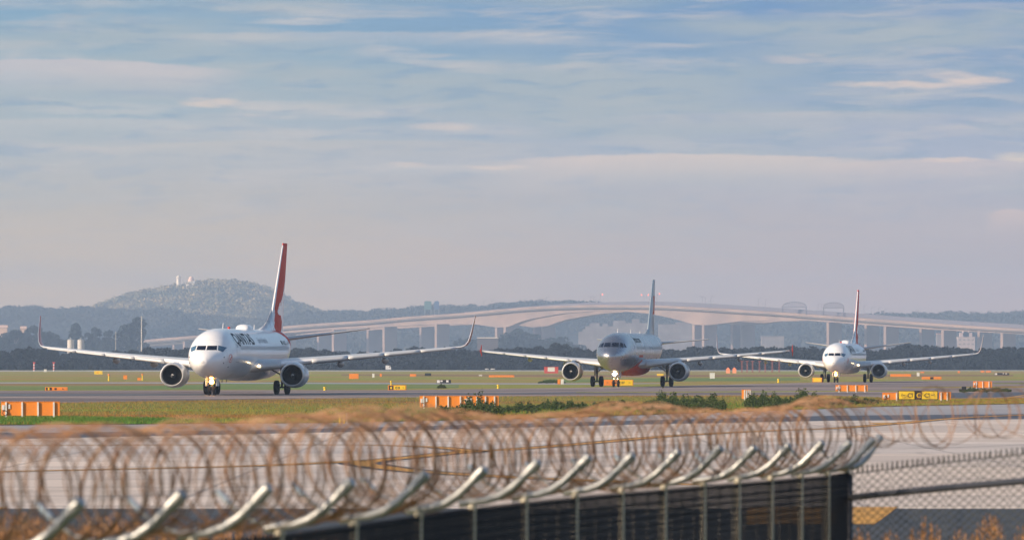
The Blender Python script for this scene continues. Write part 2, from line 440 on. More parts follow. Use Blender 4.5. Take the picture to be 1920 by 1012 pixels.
def build_airliner(cfg):
    root = empty('passenger_jet')
    body = Body(cfg['st'], cfg['zc'])
    L = body.L; fus_m = cfg['fus']
    ys = np.concatenate([[0.0], np.linspace(0.02, 0.3, 8), np.linspace(0.4, 6, 40), np.linspace(6.2, L, 130)])
    na = 96; V = []; Fc = []; fm = []
    for y in ys:
        for k in range(na): V.append(body.pt(float(y), 2 * math.pi * k / na))
    for i in range(len(ys) - 1):
        for k in range(na):
            k2 = (k + 1) % na; Fc.append((i*na+k, (i+1)*na+k, (i+1)*na+k2, i*na+k2))
            p = (Vector(V[i*na+k]) + Vector(V[(i+1)*na+k2])) / 2; fm.append(cfg['fusmat'](p))
    fus = mesh('fuselage', V, Fc, fus_m, root, fm, True)
    # belly fairing
    b = MB(); c = cfg['fair']; ring = []
    n1, n2 = 26, 30; Vb = []; Fb = []
    for i in range(n1 + 1):
        u = i / n1; s = math.sin(math.pi * u) ** 0.45 if 0 < u < 1 else 0.0
        for k in range(n2):
            a = 2 * math.pi * k / n2; ca, sa = math.cos(a), math.sin(a)
            Vb.append((c['w'] * s * math.copysign(abs(ca) ** 0.7, ca), c['y0'] + (c['y1'] - c['y0']) * u, c['z'] + c['h'] * s * math.copysign(abs(sa) ** 0.8, sa)))
    for i in range(n1):
        for k in range(n2): k2 = (k + 1) % n2; Fb.append((i*n2+k, (i+1)*n2+k, (i+1)*n2+k2, i*n2+k2))
    mesh('belly_fairing', Vb, Fb, c['m'], root, None, True)
    # cockpit glass
    for q in cfg['panes']:
        for sgn in (1, -1):
            quad = [(sgn * x, z) for x, z in q[0]]
            front_patch(body, 'windscreen_pane', quad, M[q[1]], root)
    # doors: thin dark seam, thing of the fuselage skin
    for (y0, y1, z0, z1) in cfg['doors']:
        for sgn in (1, -1):
            b = MB(); t = 0.035
            def strip(ya, yb, za, zb, nn=10):
                Vv = []; Ff = []
                for i in range(nn + 1):
                    z = za + (zb - za) * i / nn
                    Vv.append((sgn * (body.xat(ya, z) + 0.008), ya, z)); Vv.append((sgn * (body.xat(yb, z) + 0.008), yb, z))
                for i in range(nn): Ff.append((2*i, 2*i+1, 2*i+3, 2*i+2))
                b.add(Vv, Ff)
            strip(y0, y0 + t, z0, z1); strip(y1 - t, y1, z0, z1); strip(y0 + t, y1 - t, z0, z0 + t, 1); strip(y0 + t, y1 - t, z1 - t, z1, 1)
            strip(y0 + 0.3, y1 - 0.3, (z0+z1)/2 + .25, (z0+z1)/2 + .55, 2)
            b.build('door', M['inkg'], root)
    # cabin windows, one mesh each (shared data along the parallel barrel)
    wm = {}
    y = cfg['win'][0]
    while y < cfg['win'][1]:
        for sgn in (1, -1):
            key = (sgn, round(float(body.w(y)), 3), round(float(body.c(y)), 3))
            hw, hh = 0.125, 0.18; zz = cfg['win'][3]
            if key not in wm:
                pts = [(hw * math.cos(a) * 1.0, hh * math.sin(a)) for a in [math.pi / 8 + k * math.pi / 4 for k in range(8)]]
                o = mesh('cabin_window', [(sgn * (body.xat(y, zz + dz) + 0.010), dy, zz + dz) for dy, dz in pts], [tuple(range(8)) if sgn < 0 else tuple(range(7, -1, -1))], M['cabin'], root)
                wm[key] = o
            else:
                o = wm[key].copy(); COL.objects.link(o); o.parent = root
            o.location = (0, y, 0)
        y += cfg['win'][2]
    # lettering
    for a in cfg['text']:
        for sgn in (1, -1):
            side_text(body, 'lettering', a[0], a[1], a[2], a[3], M[a[4]], root, sgn, a[5] if sgn > 0 else -a[5], a[6], sx=a[7] if len(a) > 7 else 1.0)
    for fn in cfg['extras']: fn(body, root)
    # wings
    for sgn in (1, -1):
        wg = loft('wing', cfg['wing'], [M['wing'], M['white'] if cfg['kind'] == 'b' else M['lip']], root, sgn, nspan=4, mi_lead=1)
        # slat / panel gaps: thin dark lines just behind the leading edge
        for x0, x1 in cfg['slats']:
            b = MB()
            for xa, xb in [(x0, x1)]:
                def le(x):
                    S = cfg['wing']
                    for a, c2 in zip(S[:-1], S[1:]):
                        if a[0] <= x <= c2[0]:
                            u = (x - a[0]) / (c2[0] - a[0]); return [a[k] + (c2[k] - a[k]) * u for k in range(5)]
                    return list(S[-1])
                N = 6; Vv = []
                for i in range(N + 1):
                    s = le(xa + (xb - xa) * i / N)
                    P = foil(14, s[4], 0.012)
                    top = [p for p in P[:15] if p[0] < 0.14][::-1]; bot = [p for p in P[15:] if p[0] < 0.05]
                    row = [(u_, w_ + 0.0) for u_, w_ in ([(q_[0], q_[1]) for q_ in bot[::-1]] + top)]
                    for (u_, w_) in row: Vv.append((sgn * s[0], s[1] + u_ * s[2] - 0.16, s[3] + w_ * s[2] * 1.06 - 0.07))
                    K = len(row)
                Ff = [(i*K+j, i*K+j+1, (i+1)*K+j+1, (i+1)*K+j) for i in range(N) for j in range(K - 1)]
                o = mesh('slat', Vv, Ff, M['wing'] if cfg['kind'] == 'b' else M['wing'], wg, None, True)
                md = o.modifiers.new('thick', 'SOLIDIFY'); md.thickness = 0.03
        if cfg['kind'] == 'b':
            loft('winglet', cfg['winglet'], [M['wletm'], M['white']], wg, sgn, nspan=3, n=8, mi_lead=1)
        else:
            loft('wingtip_fence', cfg['winglet'], [M['red']], wg, sgn, nspan=2, n=8)
        for (x, yf, zf, ln) in cfg['flapf']:
            b = MB(); prof = [(0, 0.01), (ln * .08, .10), (ln * .25, .19), (ln * .55, .23), (ln * .8, .15), (ln, .01)]
            b.lathe(prof, (sgn * x, yf, zf), 'y', 14); b.v = [(v[0], v[1], zf + (v[2] - zf) * 1.25) for v in b.v]
            b.build('flap_fairing', M['under'], wg, True)
        # engine
        ex, ey, ez, er, elen = cfg['eng']
        k = er
        b = MB()
        prof = [(0.95, .74*k), (0.5, .735*k), (0.18, .755*k), (0.05, .79*k), (0.0, .835*k), (0.03, .88*k), (0.16, .93*k), (0.5, .98*k), (1.1, 1.0*k), (1.9, .985*k), (elen*.75, .90*k), (elen, .74*k), (elen - .05, .70*k), (elen - 1.2, .70*k)]
        mis = [2, 2, 1, 1, 1, 1, 1, 0, 0, 0, 0, 0, 2]
        b.lathe(prof, (sgn * ex, ey, ez), 'y', 56, 0, mis, flat=cfg['flat'])
        nac = b.build('engine', [M['white'] if cfg['kind'] == 'b' else M['silver'], M['lip'], M['duct']], root, True, sharp=60)
        b = MB(); N = 24
        for i in range(N):
            a0 = 2 * math.pi * i / N; Vv = []
            for j in range(5):
                rr = (.20 + .53 * j / 4) * k; tw = 0.12 + .05 * j
                for (da, dy) in ((-tw * .55, 0.0), (tw * .75, .16)):
                    a = a0 + da + j * 0.03; Vv.append((sgn * ex + rr * math.cos(a), ey + .72 + dy, ez + rr * math.sin(a)))
            b.add(Vv, [(2*j, 2*j+1, 2*j+3, 2*j+2) for j in range(4)])
        b.build('fan', M['fan'], nac, True)
        b = MB(); b.lathe([(0.55, 0.735*k), (0.55 + .5, 0.735 * k), (0.55 + .5, .01)], (sgn * ex, ey, ez), 'y', 40); b.build('fan_case', M['duct'], nac)
        b = MB(); b.lathe([(0.38, .005), (0.42, .07*k), (0.52, .14*k), (0.68, .20*k), (0.9, .24*k)], (sgn * ex, ey, ez), 'y', 24)
        sp = b.build('spinner', M['duct'], nac, True)
        b = MB()    # white comma painted on the spinner
        Vv = []; Ff = []
        for i in range(9):
            t = i / 8; a = t * 4.2; r1 = .04 + .10 * t
            for dr in (-.018, .018):
                rr = max(.005, r1 + dr * (1.3 - t)); yy = .365 + (rr / .2) ** 2 * .14 + .02 * 0
                Vv.append((sgn * ex + rr * k * math.cos(a), ey + yy - .01, ez + rr * k * math.sin(a)))
        for i in range(8): Ff.append((2*i, 2*i+1, 2*i+3, 2*i+2))
        mesh('spinner_mark', Vv, Ff, M['white'], nac)
        b = MB(); b.lathe([(elen - .9, .52*k), (elen + .3, .46*k), (elen + .75, .34*k), (elen + .7, .30*k), (elen + 1.2, .02)], (sgn * ex, ey, ez), 'y', 24); b.build('exhaust_nozzle', M['gear'], nac, True)
        pz = cfg['pylz']
        Vv = []
        for (yy, z0, z1, hw) in ((ey + .5, ez + .93*k, ez + .98*k, .04), (ey + 1.3, ez + .9*k, pz - .12, .16), (ey + 2.6, ez + .8*k, pz + .10, .20), (ey + 4.6, ez + .55*k, pz, .18), (ey + 6.3, pz - .25, pz - .05, .04)):
            for (x, z) in ((-hw, z0), (hw, z0), (hw, z1), (-hw, z1)): Vv.append((sgn * ex + x, yy, z))
        Ff = [(4*i+j, 4*i+(j+1)%4, 4*i+4+(j+1)%4, 4*i+4+j) for i in range(4) for j in range(4)] + [(3, 2, 1, 0), (16, 17, 18, 19)]
        mesh('pylon', Vv, Ff, M['white'] if cfg['kind'] == 'b' else M['silver'], nac, None, False)
        loft('stabiliser', cfg['stab'], [M['under'], M['lip']], root, sgn, nspan=2, mi_lead=1)
        # main gear
        gx, gy, gr, gw, gs, gz = cfg['main']
        b = MB(); x = sgn * gx
        b.tube([(x, gy, gr), (x, gy, gr + .9)], .085, 12); b.tube([(x, gy, gr + .8), (x, gy, gz)], .135, 12)
        b.tube([(x - gs - .12, gy, gr), (x + gs + .12, gy, gr)], .075, 10)
        b.tube([(x, gy, gr + .95), (x - sgn * 1.25, gy + .05, gz + .1)], .055, 8)
        b.tube([(x, gy - .12, gr + .25), (x, gy - .34, gr + .6), (x, gy - .12, gr + .95)], .035, 6)
        b.tube([(x + .1, gy - .13, gr + .2), (x + .1, gy - .15, gz)], .018, 6)
        b.box((x + sgn * .22, gy, gr + 1.15), (.05, .75, 1.1))
        mg = b.build('main_gear', M['gear'], root, True, sharp=40)
        for ds in (-gs, gs): wheel('wheel', (x + ds, gy, gr), gr, gw, mg)
    # fin
    loft('fin', cfg['fin'], cfg['finm'], root, 1, vertical=True, nspan=cfg.get('finspan', 60), fmf=cfg['finmat'], n=30)
    V = cfg['dorsal']; hw = .12
    Vv = []; Ff = []
    for (y, z0, z1) in V:
        Vv += [(-.28 * (z1 > z0), y, z0), (0, y, z1), (.28 * (z1 > z0), y, z0)]
    for i in range(len(V) - 1):
        for (p, q) in ((0, 1), (1, 2)): Ff.append((3*i+p, 3*i+3+p, 3*i+3+q, 3*i+q))
    mesh('dorsal_fillet', Vv, Ff, cfg['finm'][0], root, None, True)
    # nose gear
    ny, nr, nw, ns, nz = cfg['nose']
    b = MB(); b.tube([(0, ny, nr), (0, ny, nr + .55)], .055, 10); b.tube([(0, ny, nr + .5), (0, ny + .08, nz)], .09, 12)
    b.tube([(-ns - .08, ny, nr), (ns + .08, ny, nr)], .05, 8); b.tube([(0, ny, nr + .6), (0, ny + 1.0, nz)], .05, 8)
    b.tube([(0, ny - .08, nr + .1), (0, ny - .28, nr + .35), (0, ny - .08, nr + .6)], .025, 6)
    b.box((-.17, ny - .02, nr + .62), (.12, .12, .14)); b.box((.17, ny - .02, nr + .62), (.12, .12, .14))
    ng = b.build('nose_gear', M['gear'], root, True, sharp=40)
    for ds in (-ns, ns): wheel('wheel', (ds, ny, nr), nr, nw, ng)
    for sgn in (-1, 1):
        b = MB(); b.box((sgn * .42, ny + .15, nz - .42), (.04, 1.3, .62)); b.build('gear_door', cfg['fus'][0], ng)
    b = MB(); b.ball((cfg['lampx'], ny - .22, cfg['lampz']), (.18, .06, .18), 20); b.build('taxi_lamp', M[cfg['lampm']], ng, True)
    for (x, y, z, r) in cfg['lamps']:
        b = MB(); b.ball((x, y, z), (r, .05, r * .8), 14); b.build('landing_lamp', M['wlamp'], root, True)
    for (y, h, lean) in cfg['ants']:
        z = float(body.t(y)); Vv = [(-.02, y, z - .03), (.02, y, z - .03), (.02, y + .32, z - .03), (-.02, y + .32, z - .03), (-.012, y + lean, z + h), (.012, y + lean, z + h), (.012, y + lean + .14, z + h), (-.012, y + lean + .14, z + h)]
        mesh('antenna', Vv, [(3,2,1,0),(4,5,6,7),(0,1,5,4),(1,2,6,5),(2,3,7,6),(3,0,4,7)], M['white'], root)
    for (y, h) in cfg['belly_ants']:
        z = float(body.b(y)); b = MB(); b.box((0, y, z - h / 2), (.03, .22, h + .04)); b.build('antenna', M['gear'], root)
    return root, body

# --- the white and red twin-jet kind
ROO = [(0.96, 9.6), (.70, 8.06), (.56, 7.66), (.52, 7.25), (.46, 7.62), (.38, 7.49), (.24, 6.77), (.34, 6.5), (.62, 6.45), (.80, 5.97), (.76, 5.0), (.99, 5.0)]
def fin_b(u, z, y):
    if z > 12.3: return 1
    if u < .035: return 0
    if z < 6.9 and y < 31.1 + (z - 5.0) * .55: return 0
    if inpoly(u, z, ROO): return 0
    return 1
def fus_b(p):
    z = p.z; a = max(0.0, min(1.0, (z - 1.3) / 3.9)); e = 29.4 + 3.0 * math.sin(math.pi * min(1, a * 1.05)) * .8
    return 1 if (e < p.y < e + 1.2 + 1.6 * a) else 0
def winglet_material():
    m = mat('winglet_paint', (0.5, 0.03, 0.02), 0.3, 0, .4); nt = m.node_tree; q = NB(nt); b = nt.nodes['Principled BSDF']
    t = q.n('ShaderNodeTexCoord').outputs['Object']; s = q.n('ShaderNodeSeparateXYZ'); nt.links.new(t, s.inputs[0])
    inner = q.step(q.m('ADD', q.m('ABSOLUTE', s.outputs[0]), q.m('MULTIPLY', s.outputs[2], -.1)), 17.22, 17.20)
    red = q.mix(q.step(s.outputs[2], 3.95, 3.9), (.34, .02, .015, 1), (.75, .75, .76, 1))
    nt.links.new(red, b.inputs['Base Color']); return m
M['wletm'] = winglet_material()
def extras_b(body, root):
    # satellite radome hump
    V = []; Fc = []; n1, n2 = 16, 14
    for i in range(n1 + 1):
        u = i / n1; s = min(1, (u / .22)) ** .5 if u < .5 else min(1, ((1 - u) / .3)) ** .5
        y = 17.2 + 2.9 * u; zt = float(body.t(y))
        for k in range(n2 + 1):
            a = math.pi * k / n2; c = math.cos(a)
            V.append((.62 * (.55 + .45 * s) * math.copysign(abs(c) ** .8, c), y, zt - .14 + .52 * s * math.sin(a) ** .6))
    for i in range(n1):
        for k in range(n2): Fc.append((i*(n2+1)+k, (i+1)*(n2+1)+k, (i+1)*(n2+1)+k+1, i*(n2+1)+k+1))
    mesh('radome', V, Fc, M['white'], root, None, True)
    # ring emblem behind the cockpit
    for sg in (1, -1):
        b = MB(); Vv = []; Ff = []; N = 24
        for k in range(N):
            a = 2 * math.pi * k / N
            for r in (.33, .29):
                y, z = 2.95 + r * math.cos(a) * 1.25, 2.86 + r * math.sin(a); Vv.append((sg * (body.xat(y, z) + .012), y, z))
        for k in range(N): k2 = (k + 1) % N; Ff.append((2*k, 2*k+1, 2*k2+1, 2*k2))
        b.add(Vv, Ff)
        pts = [(2.75, 2.72), (2.88, 2.80), (2.95, 2.93), (3.10, 3.04), (3.22, 3.02), (3.10, 2.92), (3.04, 2.80), (2.92, 2.70)]
        b.add([(sg * (body.xat(y, z) + .014), y, z) for y, z in pts], [tuple(range(len(pts)))])
        b.build('emblem', M['red'], root)
        for (y, z) in ((1.75, 2.95), (1.7, 2.5), (2.9, 2.2)):
            b = MB(); b.ball((sg * (body.xat(y, z) + .01), y, z), (.03, .06, .06), 8); b.build('probe', M['ink'], root)
        # green flag-like registration block
        side_patch(body, 'flag_mark', [(26.3, 4.02), (26.9, 4.02), (26.9, 4.34), (26.3, 4.34)], M['ink'], root, sg)
    b = MB(); b.ball((0, 11.5, float(body.t(11.5)) + .06), (.12, .2, .1), 10); b.build('beacon', M['red'], root, True)
CFG_B = dict(kind='b',
    st=[(0,.0,2.58,2.56),(.06,.26,2.80,2.36),(.15,.40,2.93,2.24),(.5,.76,3.20,1.98),(1.0,1.06,3.42,1.76),(1.5,1.28,3.62,1.60),(1.9,1.42,3.95,1.50),(2.4,1.55,4.32,1.40),(3.2,1.70,4.74,1.30),(4.2,1.80,5.02,1.23),(5.5,1.865,5.16,1.20),(7,1.88,5.21,1.20),(26,1.88,5.21,1.20),(28,1.86,5.21,1.38),(30,1.75,5.21,1.8),(32,1.5,5.2,2.4),(34,1.15,5.12,3.0),(36,.75,4.95,3.6),(37.4,.4,4.75,4.0),(38.0,.05,4.5,4.3)],
    zc=[(0,2.57),(1,2.66),(2.5,2.95),(5,3.18),(7,3.2),(27,3.22),(32,3.75),(38,4.4)],
    fus=[M['fusw'], M['red']], fusmat=fus_b, fair=dict(w=1.93, y0=11.3, y1=24.5, z=1.95, h=.88, m=M['white']),
    panes=[([(.045, 3.50), (.80, 3.50), (.76, 3.84), (.045, 3.84)], 'glass'), ([(.88, 3.50), (1.24, 3.35), (1.41, 3.70), (.84, 3.88)], 'glassb')],
    doors=[(4.9, 5.78, 2.55, 4.35), (31.2, 31.95, 2.75, 4.3)], win=(6.6, 29.8, .508, 3.70),
    text=[('QANTAS', 1.22, 5.25, 3.98, 'ink', .08, .02, 1.70), ('Spirit of Australia', .62, 15.6, 4.12, 'inkg', 0, .004, 1.0), ('VH-XZP', .42, 27.1, 4.03, 'ink', 0, .004, .9)],
    extras=[extras_b],
    wing=[(1.0,12.4,7.9,2.10,.14),(1.9,12.9,7.4,2.22,.135),(5.3,15.1,5.1,2.62,.12),(11.0,18.25,3.3,3.16,.11),(17.1,21.6,1.65,3.78,.10)],
    slats=[(2.1,3.7),(6.0,8.6),(8.7,11.3),(11.4,14.0),(14.1,16.7)],
    winglet=[(17.1,21.6,1.65,3.78,.10,0),(17.40,21.85,1.5,3.92,.09,25),(17.62,22.15,1.32,4.25,.08,60),(17.75,22.6,1.15,4.85,.08,78),(17.92,24.1,.55,6.35,.07,80)],
    flapf=[(3.9,18.6,2.15,3.2),(7.6,18.3,2.42,3.0),(11.0,20.0,2.72,2.6)],
    eng=(4.83,12.7,1.52,1.06,3.5), flat=.07, pylz=2.6,
    stab=[(.5,32.6,4.0,4.42,.09),(7.17,37.0,1.3,5.36,.08)],
    main=(2.86,19.6,.56,.40,.43,2.1), nose=(4.0,.34,.22,.19,1.45),
    fin=[(0,30.1,6.8,5.0,.08),(0,31.9,5.3,7.0,.082),(0,37.0,2.2,12.5,.085)], finm=[M['white'], M['red']], finmat=fin_b,
    dorsal=[(25.2,5.1,5.18),(27.5,5.1,5.55),(29.3,5.1,6.05),(30.4,5.1,6.6),(31.4,5.1,7.0),(31.9,5.1,6.2)],
    lampx=0.0, lampz=1.05, lampm='lamp', lamps=[(2.16,12.82,2.28,.12)],
    ants=[(8.6,.42,.25),(22.8,.4,.25)], belly_ants=[(6.0,.3),(8.4,.22),(10.4,.18)])

# --- the silver kind
STAR = [(.10,10.7),(.25,9.9),(.97,10.0),(.97,8.0),(.32,7.85),(.50,8.8)]
DRK = [(.30,7.7),(.62,7.75),(.80,6.6),(.95,5.7),(.70,5.6),(.45,6.3),(.30,6.9)]
def fin_a(u, z, y):
    if inpoly(u, z, STAR): return 2
    if inpoly(u, z, DRK): return 3
    return 0
def fus_a(p):
    if p.y > 6.6 and p.z < min(2.9, 1.62 + (p.y - 6.6) * .24) and p.y < 22: return 1
    if 9.2 < p.y < 12.2 and 3.1 < p.z < 3.42 + .0: return 1
    return 0
CFG_A = dict(kind='a',
    st=[(0,.0,3.17,3.15),(.05,.26,3.40,2.92),(.15,.46,3.56,2.73),(.4,.80,3.82,2.42),(.9,1.15,4.12,2.10),(1.6,1.45,4.58,1.86),(2.5,1.70,5.12,1.70),(3.5,1.85,5.46,1.62),(5,1.95,5.68,1.58),(6.5,1.975,5.74,1.57),(25,1.975,5.74,1.58),(28,1.88,5.74,2.05),(31,1.60,5.72,2.85),(34,1.12,5.64,3.7),(36.6,.5,5.45,4.5),(37.57,.12,5.2,4.9)],
    zc=[(0,3.16),(1,3.25),(3,3.5),(6,3.65),(25,3.66),(31,4.2),(37.57,5.05)],
    fus=[M['silver'], M['orange']], fusmat=fus_a, fair=dict(w=2.02, y0=9.6, y1=23.0, z=2.15, h=.98, m=M['orange']),
    panes=[([(.05,4.22),(.80,4.22),(.72,4.66),(.06,4.66)],'glass'), ([(.90,4.20),(1.27,4.19),(1.10,4.60),(.83,4.66)],'glass'), ([(1.35,4.18),(1.52,4.14),(1.27,4.55),(1.17,4.60)],'glass')],
    doors=[(5.2,6.0,2.9,4.7),(31.0,31.8,3.2,4.8)], win=(7.2,30.5,.53,4.15),
    text=[('Jetstar.com', .95, 7.6, 4.72, 'ink', .2, .006, 1.2)],
    extras=[],
    wing=[(1.0,11.5,7.2,2.30,.15),(1.9,12.0,6.6,2.38,.15),(6.3,14.4,3.9,2.86,.12),(11.5,17.1,2.8,3.34,.11),(16.7,19.9,1.55,3.84,.10)],
    slats=[(2.2,5.1),(6.4,8.9),(9.0,11.4),(11.5,13.9),(14.0,16.4)],
    winglet=[(16.98,21.3,.5,3.28,.07,90),(17.03,20.6,1.1,3.82,.09,90),(16.98,21.2,.35,4.52,.07,90)],
    flapf=[(3.4,17.2,2.20,3.3),(7.3,17.0,2.52,3.0),(11.4,18.5,2.94,2.6)],
    eng=(5.75,11.4,1.62,1.06,4.0), flat=.0, pylz=2.75,
    stab=[(.5,31.6,3.6,4.62,.09),(6.22,34.9,1.3,5.15,.08)],
    main=(3.8,17.7,.57,.42,.46,2.3), nose=(5.07,.38,.22,.25,1.7),
    fin=[(0,30.3,5.9,5.4,.075),(0,35.1,2.0,11.76,.08)], finm=[M['finsilver'], M['ink'], M['orange'], M['inkg']], finmat=fin_a,
    dorsal=[(28.3,5.6,5.7),(29.6,5.6,5.95),(30.6,5.6,6.3),(31.0,5.6,6.0)],
    lampx=-.12, lampz=1.35, lampm='lamp2', lamps=[(.16,4.85,1.42,.07),(-.2,4.8,.86,.05),(.2,4.8,.86,.05)],
    ants=[(6.2,.4,.2),(16.5,.42,.25),(24,.3,.2)], belly_ants=[(8.0,.2),(9.4,.2),(11,.15)])
def place(root, px, D, yaw):
    root.location = ((px - 960) / F * D, D, 0.02); root.rotation_euler = (0, 0, -math.radians(yaw))
jet, _ = build_airliner(CFG_B)
place(jet, 380.1, 438.0, 7.3)
tag(jet, 'white airliner with red tail, nearest of the queue, left of the two others', 'airliner', 'airliners queuing on the taxiway')
jet3 = copy_tree(jet); place(jet3, 1562.3, 739.1, 8.44)
tag(jet3, 'white airliner with thin red tail, farthest of the queue, behind the low orange box', 'airliner', 'airliners queuing on the taxiway')
for o in kids(jet3):
    if o.name.startswith('lettering'): pass
jet2, _ = build_airliner(CFG_A); place(jet2, 1142.7, 595.3, 8.84)
tag(jet2, 'silver airliner with orange belly and small red wingtip fences, between the two white ones', 'airliner', 'airliners queuing on the taxiway')

# ------------------------------------------------------------------ ground
def ground_mat(name, cols, rough, scales, stretch=(1, 1, 1), bump=None, spec=0.5, extra=None):
    """cols: base, second, third; scales: broad, mid"""
    m = bpy.data.materials.new(name); m.use_nodes = True; nt = m.node_tree; q = NB(nt); b = nt.nodes['Principled BSDF']
    g = q.n('ShaderNodeNewGeometry').outputs['Position']
    mp = q.n('ShaderNodeMapping'); nt.links.new(g, mp.inputs[0]); mp.inputs['Scale'].default_value = stretch
    v = mp.outputs[0]
    f1 = q.noise(v, scales[0], 4, 0.55); f2 = q.noise(v, scales[1], 6, 0.65)
    c = q.mix(q.step(f1, .40, .62), (*cols[0], 1), (*cols[1], 1))
    c = q.mix(q.m('MULTIPLY', q.step(f2, .45, .68), .75), c, (*cols[2], 1))
    if extra: c = extra(q, g, c)
    nt.links.new(c, b.inputs['Base Color']); b.inputs['Roughness'].default_value = rough
    b.inputs['Specular IOR Level'].default_value = spec
    if bump:
        bp = q.n('ShaderNodeBump'); bp.inputs['Strength'].default_value = bump[1]; bp.inputs['Distance'].default_value = bump[2]
        nt.links.new(q.noise(g, bump[0], 6, 0.7), bp.inputs['Height']); nt.links.new(bp.outputs[0], b.inputs['Normal'])
    return m
def slabs(q, g, c):
    s = q.n('ShaderNodeSeparateXYZ'); q.nt.links.new(g, s.inputs[0])
    out = c
    for (axis, step_, w, k) in ((1, 7.5, .045, .8), (0, 6.0, .02, .5)):
        fr = q.m('FRACT', q.m('DIVIDE', s.outputs[axis], step_))
        line = q.m('MULTIPLY', q.m('LESS_THAN', fr, w), k)
        out = q.mix(line, out, (.16, .145, .14, 1))
    # every slab poured a little lighter or darker
    cell = q.comb(q.m('FLOOR', q.m('DIVIDE', s.outputs[0], 18.0)), q.m('FLOOR', q.m('DIVIDE', s.outputs[1], 7.5)))
    wn = q.n('ShaderNodeTexWhiteNoise', noise_dimensions='2D'); q.nt.links.new(cell, wn.inputs['Vector'])
    stn = q.n('ShaderNodeMapping'); q.nt.links.new(g, stn.inputs[0]); stn.inputs['Scale'].default_value = (.5, .12, 1)
    f = q.step(q.noise(stn.outputs[0], 1.0, 6, .65, .6), .56, .74)
    out = q.mix(q.m('MULTIPLY', f, .55), out, (.22, .19, .175, 1))
    return q.mix(q.m('MULTIPLY', wn.outputs[0], .35), out, (.30, .27, .26, 1))
M['grass'] = ground_mat('mown_grass', ((.24, .27, .05), (.34, .22, .08), (.32, .27, .08)), .9, (.016, .05), (1, .55, 1), (6.0, .8, .2), .2)
M['grass_near'] = ground_mat('near_grass', ((.20, .24, .045), (.26, .15, .05), (.17, .15, .05)), .9, (.05, .12), (.35, .35, 1), (9.0, 1.0, .15), .2)
M['grass_green'] = ground_mat('lush_grass', ((.10, .19, .05), (.17, .21, .06), (.22, .21, .08)), .9, (.05, .2), (1, 1, 1), None, .2)
M['dirt'] = ground_mat('dry_brown_grass', ((.22, .12, .06), (.26, .15, .08), (.18, .14, .06)), .9, (.02, .1), (1, 1, 1), None, .2)
M['taxi'] = ground_mat('taxiway_asphalt', ((.27, .215, .20), (.14, .115, .115), (.38, .31, .275)), .75, (.02, .05), (.12, 1, 1), None, .2)
M['shoulder'] = ground_mat('shoulder_asphalt', ((.30, .29, .30), (.35, .33, .33), (.24, .235, .24)), .6, (.02, .1), (.5, 1, 1), None, .4)
M['dark_asphalt'] = ground_mat('dark_asphalt', ((.045, .052, .062), (.055, .06, .07), (.04, .045, .055)), .75, (.1, .6), (1, 1, 1), None, .3)
M['dark_band'] = ground_mat('dark_sealed_band', ((.075, .08, .10), (.06, .065, .085), (.10, .10, .11)), .6, (.05, .2), (.4, 1, 1), None, .3)
M['concrete'] = ground_mat('pale_apron_concrete', ((.72, .61, .52), (.50, .42, .36), (.64, .54, .46)), .65, (.022, .11), (.6, 1, 1), None, .4, slabs)
M['yellow'] = mat('yellow_paint', (.62, .30, .02), .6, noise=(.8, .6, (.3, .17, .03)))
M['blackp'] = mat('black_paint', (.03, .03, .035), .6)
xs = np.concatenate([[-9000, -3000, -1000, -300], np.linspace(-100, 100, 11), [300, 1000, 3000, 9000]])
ysg = [(-300, -1.15), (0, -1.15), (60, -1.15), (68, -1.0), (75, -.02), (78, 0)] + [(y, 0) for y in (100, 200, 400, 800, 1600, 3000, 5000, 7000, 9200)]
V = [(x, y, z) for (y, z) in ysg for x in xs]; nx = len(xs)
mesh('ground', V, [(j*nx+i, j*nx+i+1, (j+1)*nx+i+1, (j+1)*nx+i) for j in range(len(ysg)-1) for i in range(nx-1)], M['grass']); tag(bpy.data.objects['ground'], kind='structure')
def patch(name, pts, z, m, group=None):
    """flat sheet whose outline is given as photograph points on level ground"""
    V = [tuple(G(px, py, z)) for px, py in pts]
    bm = bmesh.new(); vs = [bm.verts.new(v) for v in V]; bm.faces.new(vs); bmesh.ops.triangulate(bm, faces=bm.faces)
    bm.normal_update()
    for f in bm.faces:
        if f.normal.z < 0: f.normal_flip()
    me = bpy.data.meshes.new(name); bm.to_mesh(me); bm.free(); me.materials.append(m)
    o = bpy.data.objects.new(name, me); COL.objects.link(o); tag(o, kind='structure'); return o
def band(name, top, bot, z, m): return patch(name, top + bot[::-1], z, m)
gl = [(-700, 799), (0, 797), (600, 793), (1000, 785), (1500, 768), (1660, 762), (1920, 757), (2500, 748)]
gu = [(-700, 760), (0, 757), (480, 749), (950, 743), (1200, 742), (1540, 741), (1640, 745), (1800, 748), (1920, 746), (2500, 742)]
band('near_grass', gu, gl, .03, M['grass_near'])
bt = [(-700, 826), (0, 824), (700, 809), (1200, 796), (1560, 789), (1920, 786), (2500, 782)]
band('shoulder', [(x, y - .3) for x, y in gl], [(x, y + 1) for x, y in bt], .004, M['shoulder'])
band('sealed_band', [(-700, 815), (0, 812), (480, 806), (700, 801), (1200, 788), (1560, 779), (1920, 776), (2500, 772)], bt, .010, M['dark_band'])
band('apron', bt, [(-700, 955), (2500, 955)], .016, M['concrete'])
band('dark_apron', [(-700, 955), (2500, 955)], [(-700, 1035), (2500, 1035)], .022, M['dark_asphalt'])
band('pale_strip', [(-700, 829), (2500, 829)], [(-700, 851), (2500, 851)], .0165, ground_mat('grey_concrete', ((.60, .53, .48), (.52, .46, .42), (.64, .57, .52)), .65, (.03, .15), (.6, 1, 1), None, .4, slabs))
tu = [(-700, 734), (0, 732), (480, 731), (760, 731), (1180, 725), (1540, 716.5), (1700, 714), (1920, 713), (2500, 712)]
